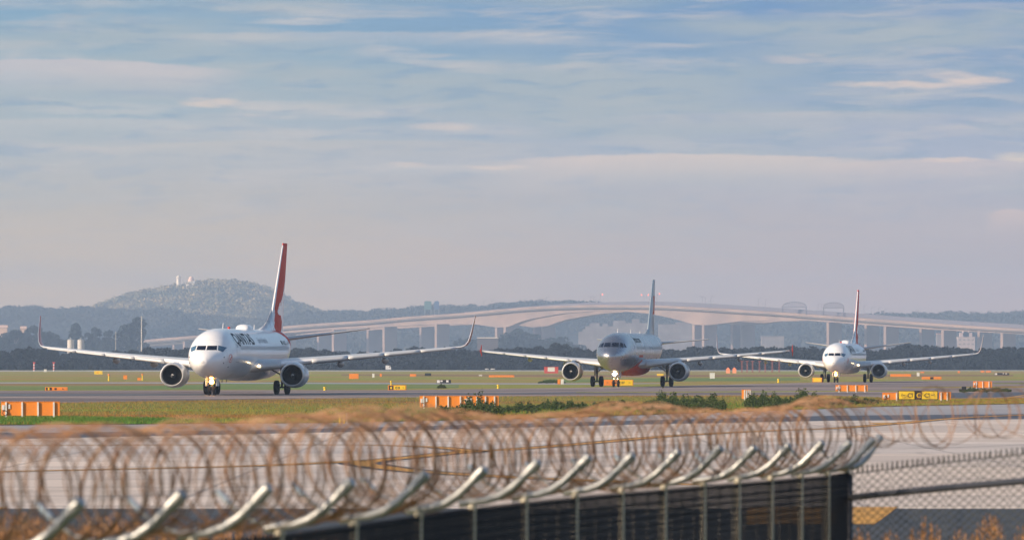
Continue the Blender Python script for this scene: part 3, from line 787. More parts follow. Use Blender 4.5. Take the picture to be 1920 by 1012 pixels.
band('taxiway', tu, [(x, y + 1.5) for x, y in gu], .012, M['taxi'])
for pts, w_ in (([(-60, 747), (480, 743.5), (900, 739.5), (1200, 736.8)], 1.2), ([(-60, 753), (300, 751), (480, 747.2), (900, 741.5)], .9), ([(300, 735), (900, 733.5), (1150, 730)], 1.6), ([(1150, 729), (1400, 723), (1900, 719)], 2.0), ([(1240, 738.6), (1540, 737.6), (1690, 740)], .8), ([(1560, 721), (1920, 717)], 1.6), ([(-60, 735.5), (500, 734.5)], 1.4)):
    P_ = [G(x, y, .021) for x, y in pts]; V_ = []
    for i_, p_ in enumerate(P_):
        n_ = Vector((0, 1, 0)) * w_ * 1.6; V_ += [tuple(p_ + n_), tuple(p_ - n_)]
    tag(mesh('tyre_streak', V_, [(2*i_, 2*i_+1, 2*i_+3, 2*i_+2) for i_ in range(len(P_)-1)], M['dark_band']), kind='structure')
band('tyre_marked_band', [(-700, 739), (0, 738), (500, 738.5), (900, 736.5), (1100, 734.5)], [(-700, 744), (0, 743), (500, 741.5), (900, 738.5), (1100, 736)], .018, ground_mat('rubbered_asphalt', ((.10, .095, .10), (.13, .12, .12), (.09, .085, .09)), .55, (.02, .1), (.3, 1, 1), None, .4))
band('dark_taxi_strip', [(1690, 735.5), (1800, 736), (1920, 735), (2500, 734)], [(1690, 745), (1800, 746.5), (1920, 743), (2500, 741)], .018, M['dark_band'])
band('grass_sliver', [(1080, 735.2), (1400, 733.4), (1700, 732.2)], [(1080, 736.2), (1400, 735.2), (1700, 733.6)], .022, M['grass'])
band('grass_sliver', [(1690, 725.6), (1920, 723.8), (2500, 723)], [(1690, 727.4), (1920, 726.6), (2500, 726)], .022, M['grass'])
band('grass_sliver', [(1862, 717.8), (2500, 717.5)], [(1862, 719.6), (2500, 719.6)], .022, M['grass_near'])
band('far_taxiway', [(-700, 716.2), (360, 716.4), (1100, 718.2), (1240, 718.0)], [(-700, 718.6), (360, 718.8), (1100, 720.8), (1240, 719.0)], .010, M['shoulder'])
band('dry_strip', [(640, 701.5), (1200, 702.5), (1900, 702.3)], [(640, 704.0), (1200, 706.5), (1900, 705.0)], .006, M['dirt'])
band('dry_strip', [(-700, 719.4), (360, 719.6), (700, 720.5)], [(-700, 722.0), (360, 722.0), (700, 721.5)], .006, M['dirt'])
band('lush_strip', [(-700, 724), (300, 723), (520, 715), (860, 719.5), (860, 722)], [(-700, 730.5), (300, 730), (520, 730.5), (700, 729.5), (860, 727)], .008, M['grass_green'])
band('lush_strip', [(1020, 711), (1240, 708.5), (1500, 708)], [(1020, 717), (1240, 715.5), (1500, 713)], .008, M['grass_green'])
band('far_road', [(-700, 694.6), (2500, 693.4)], [(-700, 696.2), (2500, 694.6)], .01, mat('pale_far_road', (.42, .42, .44), .7))

# painted lines on the apron: black-edged yellow
def gline(name, pts, w, z, m):
    P = [G(px, py, z) for px, py in pts]; V = []
    # resample as a smooth curve
    Q = []
    for i in range(len(P) - 1):
        p0, p1, p2, p3 = P[max(i-1, 0)], P[i], P[i+1], P[min(i+2, len(P)-1)]
        for k in range(10):
            t = k / 10; Q.append(.5 * ((2*p1) + (p2-p0)*t + (2*p0-5*p1+4*p2-p3)*t*t + (3*p1-p0-3*p2+p3)*t**3))
    Q.append(P[-1])
    for i, p in enumerate(Q):
        d = (Q[min(i+1, len(Q)-1)] - Q[max(i-1, 0)]); n = Vector((-d.y, d.x, 0)).normalized() * w / 2
        V += [tuple(p + n), tuple(p - n)]
    o = mesh(name, V, [(2*i, 2*i+1, 2*i+3, 2*i+2) for i in range(len(Q)-1)], m); tag(o, kind='structure'); return o
L1 = [(-60, 887), (0, 885), (240, 880), (480, 874), (668, 865.5), (740, 861), (878, 847), (960, 843), (1121, 830), (1256, 818), (1440, 808), (1561, 803.5), (1666, 795.5), (1789, 784.5), (1875, 780), (1960, 777)]
A1 = [(700, 865), (686, 867), (679, 869.5), (688, 872.5), (706, 875), (749, 881), (816, 887), (960, 895.5), (1132, 903), (1300, 910)]
A2 = [(838, 851), (870, 849), (884, 847.3), (872, 844.3), (843, 841.5), (813, 838.7), (735, 836), (641, 834.8), (300, 835), (-60, 836)]
for nm, pts, wy in (('line_marking', L1, .36), ('line_marking', A1, .40), ('line_marking', A2, .34)):
    gline('marking_border', pts, wy * 3.0, .020, M['blackp']); gline(nm, pts, wy * 1.5, .024, M['yellow'])
for pts in ([(-60, 851), (960, 851), (1130, 849), (1363, 847), (1700, 842), (1960, 833)], [(1590, 806), (1700, 808), (1960, 814)], [(-60, 921), (500, 921.5), (1000, 921)]):
    gline('seal_line', pts, .10, .020, M['blackp'])
gline('line_marking', [(1650, 793), (1666, 795.2), (1700, 793.8)], .9, .026, M['yellow'])
patch('chevron_marking', [(1400, 952.5), (1684, 952.5), (1640, 985), (1400, 985)], .028, M['yellow'])
patch('chevron_marking', [(-60, 953), (16, 953), (2, 956.5), (-60, 957.5)], .028, M['yellow'])
gline('line_marking', [(1890, 746), (1920, 741.5), (1990, 734)], .5, .03, M['yellow'])

# ------------------------------------------------------------------ foliage helpers
def leaf_quads(centers, radii, per, size, rng, shell=.62, low=-.6):
    centers = np.asarray(centers, float); radii = np.asarray(radii, float)
    N = len(centers) * per
    C = np.repeat(centers, per, 0); R = np.repeat(radii, per, 0)
    d = rng.normal(size=(N, 3)); d /= np.linalg.norm(d, axis=1)[:, None]
    d[:, 2] = np.where(d[:, 2] < low, -d[:, 2], d[:, 2])
    rr = shell + (1 - shell) * rng.random(N) ** .6
    P = C + d * R * rr[:, None]
    sz = size * (.6 + .8 * rng.random(N))
    u = rng.normal(size=(N, 3)); u /= np.linalg.norm(u, axis=1)[:, None]
    nrm = d * .9 + rng.normal(size=(N, 3)) * .55; nrm /= np.linalg.norm(nrm, axis=1)[:, None]
    u = np.cross(nrm, u); u /= np.linalg.norm(u, axis=1)[:, None] + 1e-9; w = np.cross(nrm, u)
    u *= sz[:, None]; w *= sz[:, None] * .7
    V = np.empty((N, 4, 3)); V[:, 0] = P - u; V[:, 1] = P - w; V[:, 2] = P + u; V[:, 3] = P + w
    return V.reshape(-1, 3), np.arange(N * 4).reshape(N, 4)
def foliage_mat(name, a, b2, c3, scale, rough=.85, st=None):
    m = bpy.data.materials.new(name); m.use_nodes = True; nt = m.node_tree; q = NB(nt); b = nt.nodes['Principled BSDF']
    g = q.n('ShaderNodeNewGeometry').outputs['Position']
    if st:
        mp = q.n('ShaderNodeMapping'); nt.links.new(g, mp.inputs[0]); mp.inputs['Scale'].default_value = st; g = mp.outputs[0]
    f = q.noise(g, scale, 3, .6); f2 = q.noise(g, scale * 6, 3, .6)
    c = q.mix(q.step(f, .38, .62), (*a, 1), (*b2, 1)); c = q.mix(q.m('MULTIPLY', q.step(f2, .5, .7), .6), c, (*c3, 1))
    nt.links.new(c, b.inputs['Base Color']); b.inputs['Roughness'].default_value = rough; b.inputs['Specular IOR Level'].default_value = .2
    return m
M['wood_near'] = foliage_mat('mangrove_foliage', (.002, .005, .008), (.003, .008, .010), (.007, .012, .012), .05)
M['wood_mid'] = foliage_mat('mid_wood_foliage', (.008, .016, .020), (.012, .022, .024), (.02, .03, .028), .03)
M['hill_wood'] = foliage_mat('hill_forest_foliage', (.13, .13, .06), (.30, .24, .11), (.66, .46, .22), .014)
M['ridge_wood'] = foliage_mat('ridge_forest_foliage', (.045, .052, .05), (.065, .066, .058), (.09, .08, .066), .008)
M['bark'] = mat('grey_bark', (.14, .11, .09), .9, noise=(3, .5, None))
def interp(prof, x):
    return float(np.interp(x, [p[0] for p in prof], [p[1] for p in prof]))

# --- near belt of mangroves (nobody could count it)
rng = np.random.default_rng(3)
NEAR = [(-80, 655), (0, 657), (60, 650), (120, 657), (200, 660), (260, 655), (300, 648), (350, 651), (520, 655), (560, 652), (620, 657), (720, 660), (790, 648), (830, 652), (900, 658), (960, 650), (1050, 645), (1110, 656), (1180, 658), (1240, 653), (1330, 649), (1420, 650), (1500, 647), (1560, 653), (1620, 655), (1700, 646), (1760, 648), (1840, 651), (2000, 647)]
C = []; R = []
for row, (D, dz) in enumerate(((2240, 5.5), (2290, 2.8), (2350, 0.6))):
    px = -80.0
    while px < 2000:
        top = H + (HZ - interp(NEAR, px)) * D / F - dz + rng.normal() * .55
        r = 2.0 + rng.random() * 2.0
        k = 0
        z = top - r * .8
        while z > -1.0:
            C.append(((px - 960) / F * D + rng.normal() * .8, D + rng.normal() * 8, max(z, .8))); R.append((r * (1 + .2 * k), r * 1.1, r * .85)); z -= r * 1.1; k += 1
        px += r * F / D * .62
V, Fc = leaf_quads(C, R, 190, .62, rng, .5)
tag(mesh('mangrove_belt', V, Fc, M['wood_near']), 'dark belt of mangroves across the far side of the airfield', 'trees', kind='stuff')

# --- individual trees standing above it
def tree(px, py_top, D, wpx, py_base=690, seed=0, m=None, shape='round'):
    r = np.random.default_rng(seed); X = (px - 960) / F * D; top = H + (HZ - py_top) * D / F
    w = wpx * D / F / 2 * 1.25; root = empty('tree', (X, D, 0.0))
    hgt = top; b = MB(); b.tube([(0, 0, -.3), (.1, 0, hgt * .4), (-.1, 0, hgt * .75)], [w * .12, w * .09, w * .04], 7)
    for k in range(4):
        a = k * 1.6 + r.random(); b.tube([(0, 0, hgt * (.35 + .08 * k)), (math.cos(a) * w * .55, math.sin(a) * w * .4, hgt * (.55 + .08 * k))], [w * .05, w * .02], 5)
    b.build('trunk', M['bark'], root, True)
    C = []; R = []; n = 46
    for k in range(n):
        t = r.random(); a = r.random() * 2 * math.pi
        zz = hgt * (.0 + .94 * t); prof = (1 - t) ** .8 * 1.5 if shape == 'cone' else math.sqrt(max(.05, 1 - ((t - .35) / .7) ** 2)) * 1.25
        rr = w * prof * (.35 + .5 * r.random()); q = w * (.26 + .16 * r.random())
        C.append((rr * math.cos(a), rr * math.sin(a), min(zz, hgt - q * .7))); R.append((q, q, q * .75))
    C.append((0, 0, hgt - w * .25)); R.append((w * .28, w * .28, w * .25))
    V, Fc = leaf_quads(C, R, 70, .11 * w + .25, r, .4, -.8)
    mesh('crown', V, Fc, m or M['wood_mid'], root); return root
TREES = [(28, 619, 3000, 40, 'round', 'low round tree, leftmost of the mid-distance trees'),
 (62, 611, 3100, 34, 'round', 'round tree left of the red winglet in the middle distance'),
 (93, 621, 3000, 38, 'round', 'broad low tree between the red winglet and the left edge trees'),
 (142, 606, 3100, 34, 'cone', 'pointed tree rising above the two silos'),
 (176, 614, 3100, 30, 'round', 'rounded tree just right of the pointed tree above the silos'),
 (207, 619, 3050, 30, 'round', 'low tree between the silos and the tall pale mast'),
 (236, 608, 3100, 34, 'round', 'tree just left of the tall square-topped tree by the mast'),
 (259, 594, 3150, 30, 'round', 'tall square-topped tree directly behind the pale mast'),
 (295, 616, 3100, 34, 'round', 'low tree right of the pale mast'),
 (322, 608, 3100, 36, 'round', 'middle tree of the rising clump right of the mast'),
 (349, 595, 3150, 38, 'round', 'tallest tree of the clump left of the nearest aircraft nose'),
 (380, 611, 3100, 34, 'round', 'tree partly behind the nose of the nearest aircraft'),
 (418, 606, 3200, 24, 'round', 'small round tree over the roof of the nearest aircraft, left one'),
 (445, 605, 3200, 30, 'round', 'small round tree over the roof of the nearest aircraft, right one'),
 (480, 612, 3200, 40, 'round', 'tree behind the hump on the nearest aircraft')]
for i, (px, pt, D, w, sh, lab) in enumerate(TREES):
    D = 6720 if px > 270 else D + 1250
    tag(tree(px, pt, D, w, seed=20 + i, shape=sh), lab, 'tree', 'mid-distance trees on the left')
# mid wood that reads as one mass
MID = [(-80, 632), (0, 628), (120, 640), (215, 636), (245, 645), (262, 656), (300, 656)]
def wood(name, prof, D, label, m, r0=(4, 4), per=90, size=1.0, depth=160, dens=.6, jit=1.5, base=0.0):
    C = []; R = []
    for row in range(3):
        DD = D + row * depth / 3; px = prof[0][0]
        while px < prof[-1][0]:
            r = r0[0] + rng.random() * r0[1]; top = H + (HZ - interp(prof, px)) * D / F - (2 - row) * r * .7 + rng.normal() * jit
            z = top - r * .7; k = 0
            while z > base - r and k < 12:
                C.append(((px - 960) / F * DD, DD + rng.normal() * 10, z)); R.append((r * (1 + .1 * k), r, r * .8)); z -= r * 1.1; k += 1
            px += r * F / DD * dens
    V, Fc = leaf_quads(C, R, per, size, rng, .55)
    return tag(mesh(name, V, Fc, m), label, 'trees', kind='stuff')
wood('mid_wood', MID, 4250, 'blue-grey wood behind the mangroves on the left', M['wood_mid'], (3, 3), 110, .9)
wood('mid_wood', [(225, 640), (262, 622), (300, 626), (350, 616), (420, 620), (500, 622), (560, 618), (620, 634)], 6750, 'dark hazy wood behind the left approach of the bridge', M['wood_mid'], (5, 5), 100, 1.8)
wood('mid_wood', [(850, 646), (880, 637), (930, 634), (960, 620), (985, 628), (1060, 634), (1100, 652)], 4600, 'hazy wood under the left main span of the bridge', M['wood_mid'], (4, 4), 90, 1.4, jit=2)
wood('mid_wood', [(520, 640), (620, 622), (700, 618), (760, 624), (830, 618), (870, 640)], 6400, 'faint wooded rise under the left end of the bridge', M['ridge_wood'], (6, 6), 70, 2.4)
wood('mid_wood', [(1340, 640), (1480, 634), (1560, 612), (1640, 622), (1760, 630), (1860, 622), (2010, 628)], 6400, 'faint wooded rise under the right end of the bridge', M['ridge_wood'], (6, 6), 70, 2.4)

# ------------------------------------------------------------------ hills with their forest
def hill(name, prof, D, depth, m, label, blob, n, seed, front=.9):
    r = np.random.default_rng(seed); nx_, ny_ = 150, 26
    p0, p1 = prof[0][0], prof[-1][0]; V = []
    def hz(px, v):
        top = H + (HZ - interp(prof, px)) * D / F - blob * .75
        e = math.sin(math.pi * min(1, max(0, v))) ** .75
        return max(-1.5, top * e - 1.5)
    for j in range(ny_ + 1):
        v = j / ny_
        for i in range(nx_ + 1):
            px = p0 + (p1 - p0) * i / nx_
            V.append(((px - 960) / F * D, D + (v - .5) * depth, hz(px, v)))
    Fc = np.array([(j*(nx_+1)+i, j*(nx_+1)+i+1, (j+1)*(nx_+1)+i+1, (j+1)*(nx_+1)+i) for j in range(ny_) for i in range(nx_)])
    tag(mesh(name, V, Fc, m, None, None, True), kind='structure')
    C = []; R = []
    for k in range(n):
        px = p0 + (p1 - p0) * r.random(); v = .12 + .40 * r.random() if k % 3 else .44 + .1 * r.random()
        q = blob * (.6 + .9 * r.random()); C.append(((px - 960) / F * D, D + (v - .5) * depth, hz(px, v) + q * (.1 + .35 * r.random()))); R.append((q, q, q * .8))
    V, Fc = leaf_quads(C, R, 80, blob * .17, r, .6)
    tag(mesh('hill_forest', V, Fc, m), label, 'forest', kind='stuff')
hill('hill', [(60, 640), (130, 592), (170, 584), (200, 573), (245, 556), (300, 545), (340, 541), (365, 536), (390, 532), (430, 531), (465, 534), (500, 545), (530, 560), (560, 574), (590, 584), (640, 600), (720, 640)], 8000, 900, M['hill_wood'], 'sunlit forest covering the rounded hill', 9.5, 2600, 5)
hill('ridge', [(-120, 584), (0, 582), (50, 578), (100, 584), (166, 580), (261, 586), (308, 583), (350, 592), (420, 600), (500, 604), (560, 590), (610, 588), (680, 588), (760, 582), (830, 577), (900, 580), (940, 574), (1000, 570), (1060, 568), (1130, 574), (1250, 590), (1400, 604), (1520, 604), (1640, 594), (1700, 592), (1780, 590), (1840, 593), (1920, 589), (2050, 588)], 7000, 700, M['ridge_wood'], 'hazy blue forest along the long low ridge', 8.0, 4800, 6)
# ------------------------------------------------------------------ structures on the hill and in the far middle distance
def simple(name, loc, label, cat): return tag(empty(name, loc), label, cat)
M['cream'] = mat('cream_render', (.95, .84, .70), .7, noise=(.1, .3, None)); M['wallw'] = mat('white_cladding', (.62, .58, .56), .7, noise=(.08, .4, (.45, .42, .42))); M['wallf'] = mat('weathered_cladding', (.19, .15, .145), .7, noise=(.08, .4, (.45, .42, .42)))
M['steelg'] = mat('galvanised_steel', (.42, .43, .42), .42, .55, noise=(5, .35, (.30, .31, .31)))
M['dwin'] = mat('dark_far_windows', (.19, .17, .175), .5); M['rufous'] = mat('terracotta', (.62, .27, .16), .7)
def at(px, py, D): p = W(px, D, py=py); return p
p = at(339.5, 541, 7990); t = simple('water_tower', (p.x, p.y - 60, p.z - 4), 'narrow pale tower on top of the sunlit hill, the left one', 'tower')
b = MB(); b.lathe([(0, 3.2), (8, 3.0), (17, 3.0), (17, 3.6), (19, 3.6), (19, 0.1)], n=16, axis='z'); b.build('shaft', M['cream'], t); b = MB(); b.lathe([(19, 2.2), (20.6, 1.4), (20.6, .05)], n=12, axis='z'); b.build('cap', M['cream'], t); t.scale = (1.0, 1.0, 1.05)
p = at(363, 538, 7990); t = simple('hilltop_building', (p.x, p.y - 60, p.z - 3), 'warm lit domed building on the hilltop, right of the narrow tower', 'building')
b = MB(); b.box((0, 0, 5), (9.5, 8, 10)); b.box((-5.8, 0, 3), (3, 6, 6)); b.build('wall', M['cream'], t); b = MB(); b.lathe([(10, 4.4), (12.5, 4.0), (15, 2.6), (16.6, .2)], n=16, axis='z'); b.build('dome', mat('pink_dome', (.95, .62, .46), .6), t, True)
b = MB(); b.tube([(0, 0, 16), (0, 0, 20)], .25, 6); b.build('mast', M['steelg'], t); t.scale = (1.0, 1.0, 1.05)
def silo(px, lab):
    D = 3000; t = simple('silo', (W(px, D).x, D, 0), lab, 'silo'); hh = H + (HZ - 637) * D / F
    b = MB(); b.lathe([(0, 1.75), (hh, 1.75)], n=28, axis='z'); b.build('shell', M['wallw'], t, True); t['group'] = 'silos left of the nearest aircraft'
    b = MB(); b.lathe([(hh, 1.8), (hh + .9, .3), (hh + 1.2, .25), (hh + 1.2, .02)], n=24, axis='z'); b.build('roof', M['steelg'], t)
    b = MB(); b.tube([(1.9, -.4, 0), (1.9, -.4, hh + .6)], .07, 5); b.build('ladder', M['steelg'], t)
silo(132.5, 'pale round silo, the left of the pair behind the long left wing'); silo(151.5, 'pale round silo, the right of the pair behind the long left wing')
def mast(px, y0, D, lab, r=.35):
    hh = H + (HZ - y0) * D / F; t = simple('mast', (W(px, D).x, D, 0), lab, 'mast'); b = MB()
    b.tube([(0, 0, 0), (0, 0, hh)], [r, r * .5], 8); b.build('pole', M['wallw'], t); b = MB()
    b.box((0, 0, hh - .6), (r * 5, .3, .25)); b.box((0, 0, hh - 1.8), (r * 4, .3, .2)); b.build('crossarm', M['steelg'], t)
mast(265.5, 592, 2700, 'tall pale mast in front of the trees left of the nearest aircraft'); mast(217, 622, 2800, 'short faint mast between the silos and the tall mast', .2)
def striped(px, y0, D, lab):
    hh = H + (HZ - y0) * D / F; t = simple('striped_mast', (W(px, D).x, D, 0), lab, 'mast'); t['group'] = 'striped masts at the tree belt'
    n = 6
    for k in range(n):
        b = MB(); b.tube([(0, 0, hh * k / n), (0, 0, hh * (k + 1) / n)], .26, 8); b.build('band', M['redw'] if k % 2 else M['wallw'], t)
    b = MB(); b.box((.0, 0, hh + .12), (.9, .3, .24)); b.build('head', M['redw'], t)
M['redw'] = mat('red_paint', (.55, .07, .05), .5)
striped(64, 680, 1900, 'red and white striped mast, the left of two by the mangroves'); striped(101, 680, 1900, 'red and white striped mast, the right of two by the mangroves')
def building(px0, px1, y0, y1, D, lab, m, roofm=None, floors=0, depth=14, steps=()):
    a, b2 = W(px0, D), W(px1, D); z1 = H + (HZ - y0) * D / F; z0 = 0
    t = simple('building', ((a.x + b2.x) / 2, D, 0), lab, 'building'); w = b2.x - a.x
    b = MB(); b.box((0, depth / 2, z1 / 2), (w, depth, z1))
    for (f0, f1, hh) in steps: b.box(((f0 + f1 - 1) * w / 2, depth / 2 + 1, z1 + hh / 2), ((f1 - f0) * w, depth * .7, hh))
    b.build('wall', m, t)
    b = MB(); b.box((0, depth / 2, z1 + .35 if not steps else z1 + .2), (w * 1.03, depth * 1.03, .7 if not steps else .4)); b.build('roof', roofm or m, t)
    zb = H + (HZ - y1) * D / F
    for k in range(floors):
        zz = z1 - (k + .6) * (z1 - zb) / floors; b = MB(); n = max(3, int(w / 4))
        for i in range(n): b.box((-w / 2 + (i + .5) * w / n, -.03, zz), (w / n * .55, .1, (z1 - zb) / floors * .35))
        o = b.build('window_band', M['dwin'], t)
    return t
building(895, 934, 634, 652, 3900, 'dark low building with a white roof left of the silver aircraft wingtip', M['steelg'] if 0 else mat('dark_shed_cladding', (.10, .09, .11), .7), M['wallw'], 0, 22)
D0 = 6500
building(1098, 1150, 612, 640, D0, 'long pale building under the bridge arch, left of the silver tail', M['wallf'], None, 3, 20, ((.15, .5, 4), (.62, .8, 3)))
building(1085, 1112, 622, 642, D0 - 60, 'small stepped pale building left of the long one under the arch', M['wallf'], None, 2, 18, ((.3, .8, 3),))
building(1150, 1215, 606, 640, D0 + 80, 'tall pale terminal block behind the roof of the silver aircraft', M['wallf'], None, 4, 20, ((.0, .35, 3), (.55, .75, 5)))
building(1235, 1300, 608, 640, D0 + 60, 'pale block with dark gantries right of the silver tail', M['wallf'], None, 3, 20, ((.5, .9, 2.5),))
building(1428, 1470, 631, 648, D0 - 200, 'low pale building between the silver and the farthest aircraft', M['wallf'], None, 1, 20)
building(1757, 1773, 626, 640, D0 - 300, 'small pinkish building under the right end of the bridge', M['wallf'], M['rufous'], 2, 14)
building(1796, 1828, 632, 648, D0 - 300, 'stepped pinkish building behind the upturned right wingtip', mat('pink_render', (.5, .38, .36), .8), None, 2, 20, ((.15, .85, 5), (.32, .68, 10), (.38, .6, 15)))
M['peach'] = mat('dull_peach_render', (.60, .42, .34), .8)
for px, w_, y0, lab in ((6, 15, 614, 'pinkish house among the trees at the left edge'), (44, 10, 616, 'small gabled house left of the red winglet')):
    D = 4480; t = simple('house', (W(px, D).x, D, 0), lab, 'house'); hh = H + (HZ - y0) * D / F; ww = w_ * D / F
    b = MB(); b.box((0, 0, hh / 2), (ww, 6, hh)); b.build('wall', M['peach'], t)
    b = MB(); b.add([(-ww*.6, -3.4, hh), (ww*.6, -3.4, hh), (ww*.6, 3.4, hh), (-ww*.6, 3.4, hh), (-ww*.6, 0, hh + 2), (ww*.6, 0, hh + 2)], [(0,1,5,4), (2,3,4,5), (1,2,5), (3,0,4), (3,2,1,0)]); b.build('roof', M['peach'], t)
for px, w_, cl, lab in ((808, 13, (.10, .22, .20), 'teal gantry box rising above the ridge, the left one'), (824, 9, (.06, .12, .24), 'blue gantry box rising above the ridge, the right one')):
    D = 6900; p = at(px, 586, D); t = simple('gantry_tower', (p.x, D - 250, 0), lab, 'tower'); hh = H + (HZ - 569) * D / F; ww = w_ * D / F
    for sx in (-1, 1):
        for sy in (-1, 1):
            b = MB(); b.box((sx * ww * .42, sy * 2.4, hh / 2), (.7, .7, hh)); b.build('leg', M['steelg'], t)
    b = MB(); b.box((0, 0, hh - 5), (ww, 6, 9)); b.box((0, 0, hh - .2), (ww * .8, 5, 1)); b.build('housing', mat('housing_paint', cl, .6, noise=(.3, .4, None)), t)

# ------------------------------------------------------------------ the twin girder bridge
M['bconc'] = mat('bridge_concrete', (.34, .24, .20), .8, noise=(.04, .7, (.20, .15, .14)))
M['bdark'] = mat('deck_concrete_shadow_tone', (.20, .17, .16), .8)  # darker colour paints in the shadow line below the parapet
M['screen'] = mat('bridge_screen', (.14, .13, .17), .7)
def bx(px, D0=6000.0):
    D = D0 / (1 + (px - 960) / F); return (px - 960) / F * D, D
TOP = [(-60, 660), (200, 643), (280, 637), (340, 632), (400, 627), (470, 620), (540, 612), (620, 605.5), (692, 601), (779, 593.5), (860, 588), (940, 581), (972, 578), (1057, 573), (1141, 571.5), (1226, 572), (1310, 575.5), (1400, 581), (1460, 584.5), (1521, 589), (1661, 599), (1802, 609), (1920, 616), (2100, 627)]
BOT = [(-60, 668), (200, 651), (270, 646), (340, 641), (400, 636), (470, 630), (540, 624), (636, 618), (731, 612.5), (790, 609), (829, 607.5), (888, 606.5), (920, 611), (941, 614), (958, 613), (980, 604), (1000, 598), (1057, 588), (1113, 583.5), (1170, 583), (1226, 588), (1268, 597), (1300, 606), (1311, 609), (1332, 609.5), (1350, 607.5), (1394, 602), (1464, 600), (1521, 601), (1563, 604), (1670, 612), (1778, 619), (1889, 624.5), (2100, 637)]
tf = pchip([p[0] for p in TOP], [p[1] for p in TOP])
def build_bridge(off, lab, piers, dpx):
    u = Vector((math.cos(math.radians(45)), -math.sin(math.radians(45)), 0)); nrm = Vector((math.sin(math.radians(45)), math.cos(math.radians(45)), 0)) * off
    x0, d0 = bx(960); org = Vector((x0, d0, 0)) + nrm
    root = tag(empty('road_bridge', org), lab, 'bridge', 'twin girder bridges')
    pxs = np.arange(-60, 2101, 10.0)
    def loc(px, py):
        X, D = bx(px); z = H + (HZ - py) * D / F; return Vector((X, D, z)) + nrm - org
    def slab(name, m, half0, half1, ftop, fbot):
        V = []; Fc = []
        for px in pxs:
            a = loc(px, ftop(px)); bb = loc(px, fbot(px)); nn = nrm.normalized()
            for (p, h) in ((a, half0), (a, half1), (bb, half1), (bb, half0)): V.append(tuple(Vector((p.x, p.y, p.z)) + nn * h))
        for i in range(len(pxs) - 1):
            for k in range(4): k2 = (k + 1) % 4; Fc.append((4*i+k, 4*i+k2, 4*i+4+k2, 4*i+4+k))
        Fc += [(3, 2, 1, 0), tuple(len(V) - 4 + k for k in range(4))]
        mesh(name, V, Fc, m, root)
    T = lambda px: float(tf(px)); Bt = lambda px: interp(BOT, px)
    slab('parapet', M['bconc'], -9.5, -9.1, lambda p: T(p), lambda p: T(p) + 4.4)
    slab('parapet', M['bconc'], 9.1, 9.5, lambda p: T(p), lambda p: T(p) + 4.4)
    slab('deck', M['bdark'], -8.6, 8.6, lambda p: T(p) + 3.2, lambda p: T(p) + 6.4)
    slab('girder', M['bconc'], -5.2, 5.2, lambda p: T(p) + 6.5, lambda p: max(Bt(p), T(p) + 8))

    nn = nrm.normalized() if off else Vector((math.sin(math.radians(45)), math.cos(math.radians(45)), 0))
    for px in piers:
        p = loc(px - dpx, Bt(px - dpx)); hh = p.z + 1.0
        b = MB(); b.box((p.x, p.y, hh / 2 - 1.5), (3.3, 19.0, hh + 1), rz=-math.radians(45))
        # nose taper cap
        b.build('pier', M['bconc'], root)
    return root
_n45 = Vector((math.sin(math.radians(45)), math.cos(math.radians(45)), 0))
# nrm must be defined for the near bridge too
def near_bridge():
    global build_bridge
    return build_bridge(1e-4, 'nearer of the two long haunched girder bridges across the background', [356.7, 446, 541, 636, 731, 829, 942, 958, 1312, 1330, 1564, 1671, 1779, 1890, 2000], 0)
nb = near_bridge()
fb = build_bridge(56.0, 'farther of the two girder bridges, seen through and behind the nearer one', [342, 432, 527, 613, 706, 805, 1018, 1033, 1389, 1407, 1640, 1743, 1852, 1960], 75)
nb_s = None
slabm = None
# screen on the near bridge stands on its far edge
def screen_on(root, off):
    V = []; Fc = []; pxs = np.arange(860, 2101, 10.0); org = Vector(root.location); nn = _n45
    for px in pxs:
        X, D = bx(px); k = 3.0 if px < 1000 else 7.0 if px > 1200 else 3.0 + 4 * (px - 1000) / 200
        for (dy, h) in ((-k, 8.6), (-k, 8.8), (.5, 8.8), (.5, 8.6)):
            z = H + (HZ - float(tf(px)) - dy) * D / F; V.append(tuple(Vector((X, D, z)) - org + nn * h))
    for i in range(len(pxs) - 1):
        for k in range(4): k2 = (k + 1) % 4; Fc.append((4*i+k, 4*i+k2, 4*i+4+k2, 4*i+4+k))
    mesh('safety_screen', V, Fc, M['screen'], root)
screen_on(nb, 0)
# lamps standing on the deck
M['redlamp'] = mat('red_signal_lamp', (.9, .2, .15), .4, emis=((1.0, .18, .10), 2.5))
def deck_lamp(px, y0, lab, arms=1, lit=None, side=1):
    X, D = bx(px); zb = H + (HZ - float(tf(px)) - 3.0) * D / F; hh = (H + (HZ - y0) * D / F) - zb
    t = tag(empty('street_lamp', (X + _n45.x * 3, D + _n45.y * 3, zb)), lab, 'street lamp', 'lamps on the bridge')
    b = MB(); b.tube([(0, 0, 0), (0, 0, hh * .8), (side * .5, 0, hh)], .16, 6); b.build('pole', M['screen'], t)
    for k in range(arms):
        s = side * (1 if k == 0 else -1)
        b = MB(); b.tube([(0, 0, hh * .85), (s * 1.2, 0, hh * .98), (s * 2.6, 0, hh)], .12, 5); b.build('arm', M['screen'], t)
        b = MB()
        if lit: b.ball((s * 2.7, -.1, hh + .1), (.75, .4, .75), 12); b.build('lamp_head', M['redlamp'], t)
        else: b.box((s * 2.9, 0, hh), (1.2, .5, .35)); b.build('lamp_head', M['screen'], t)
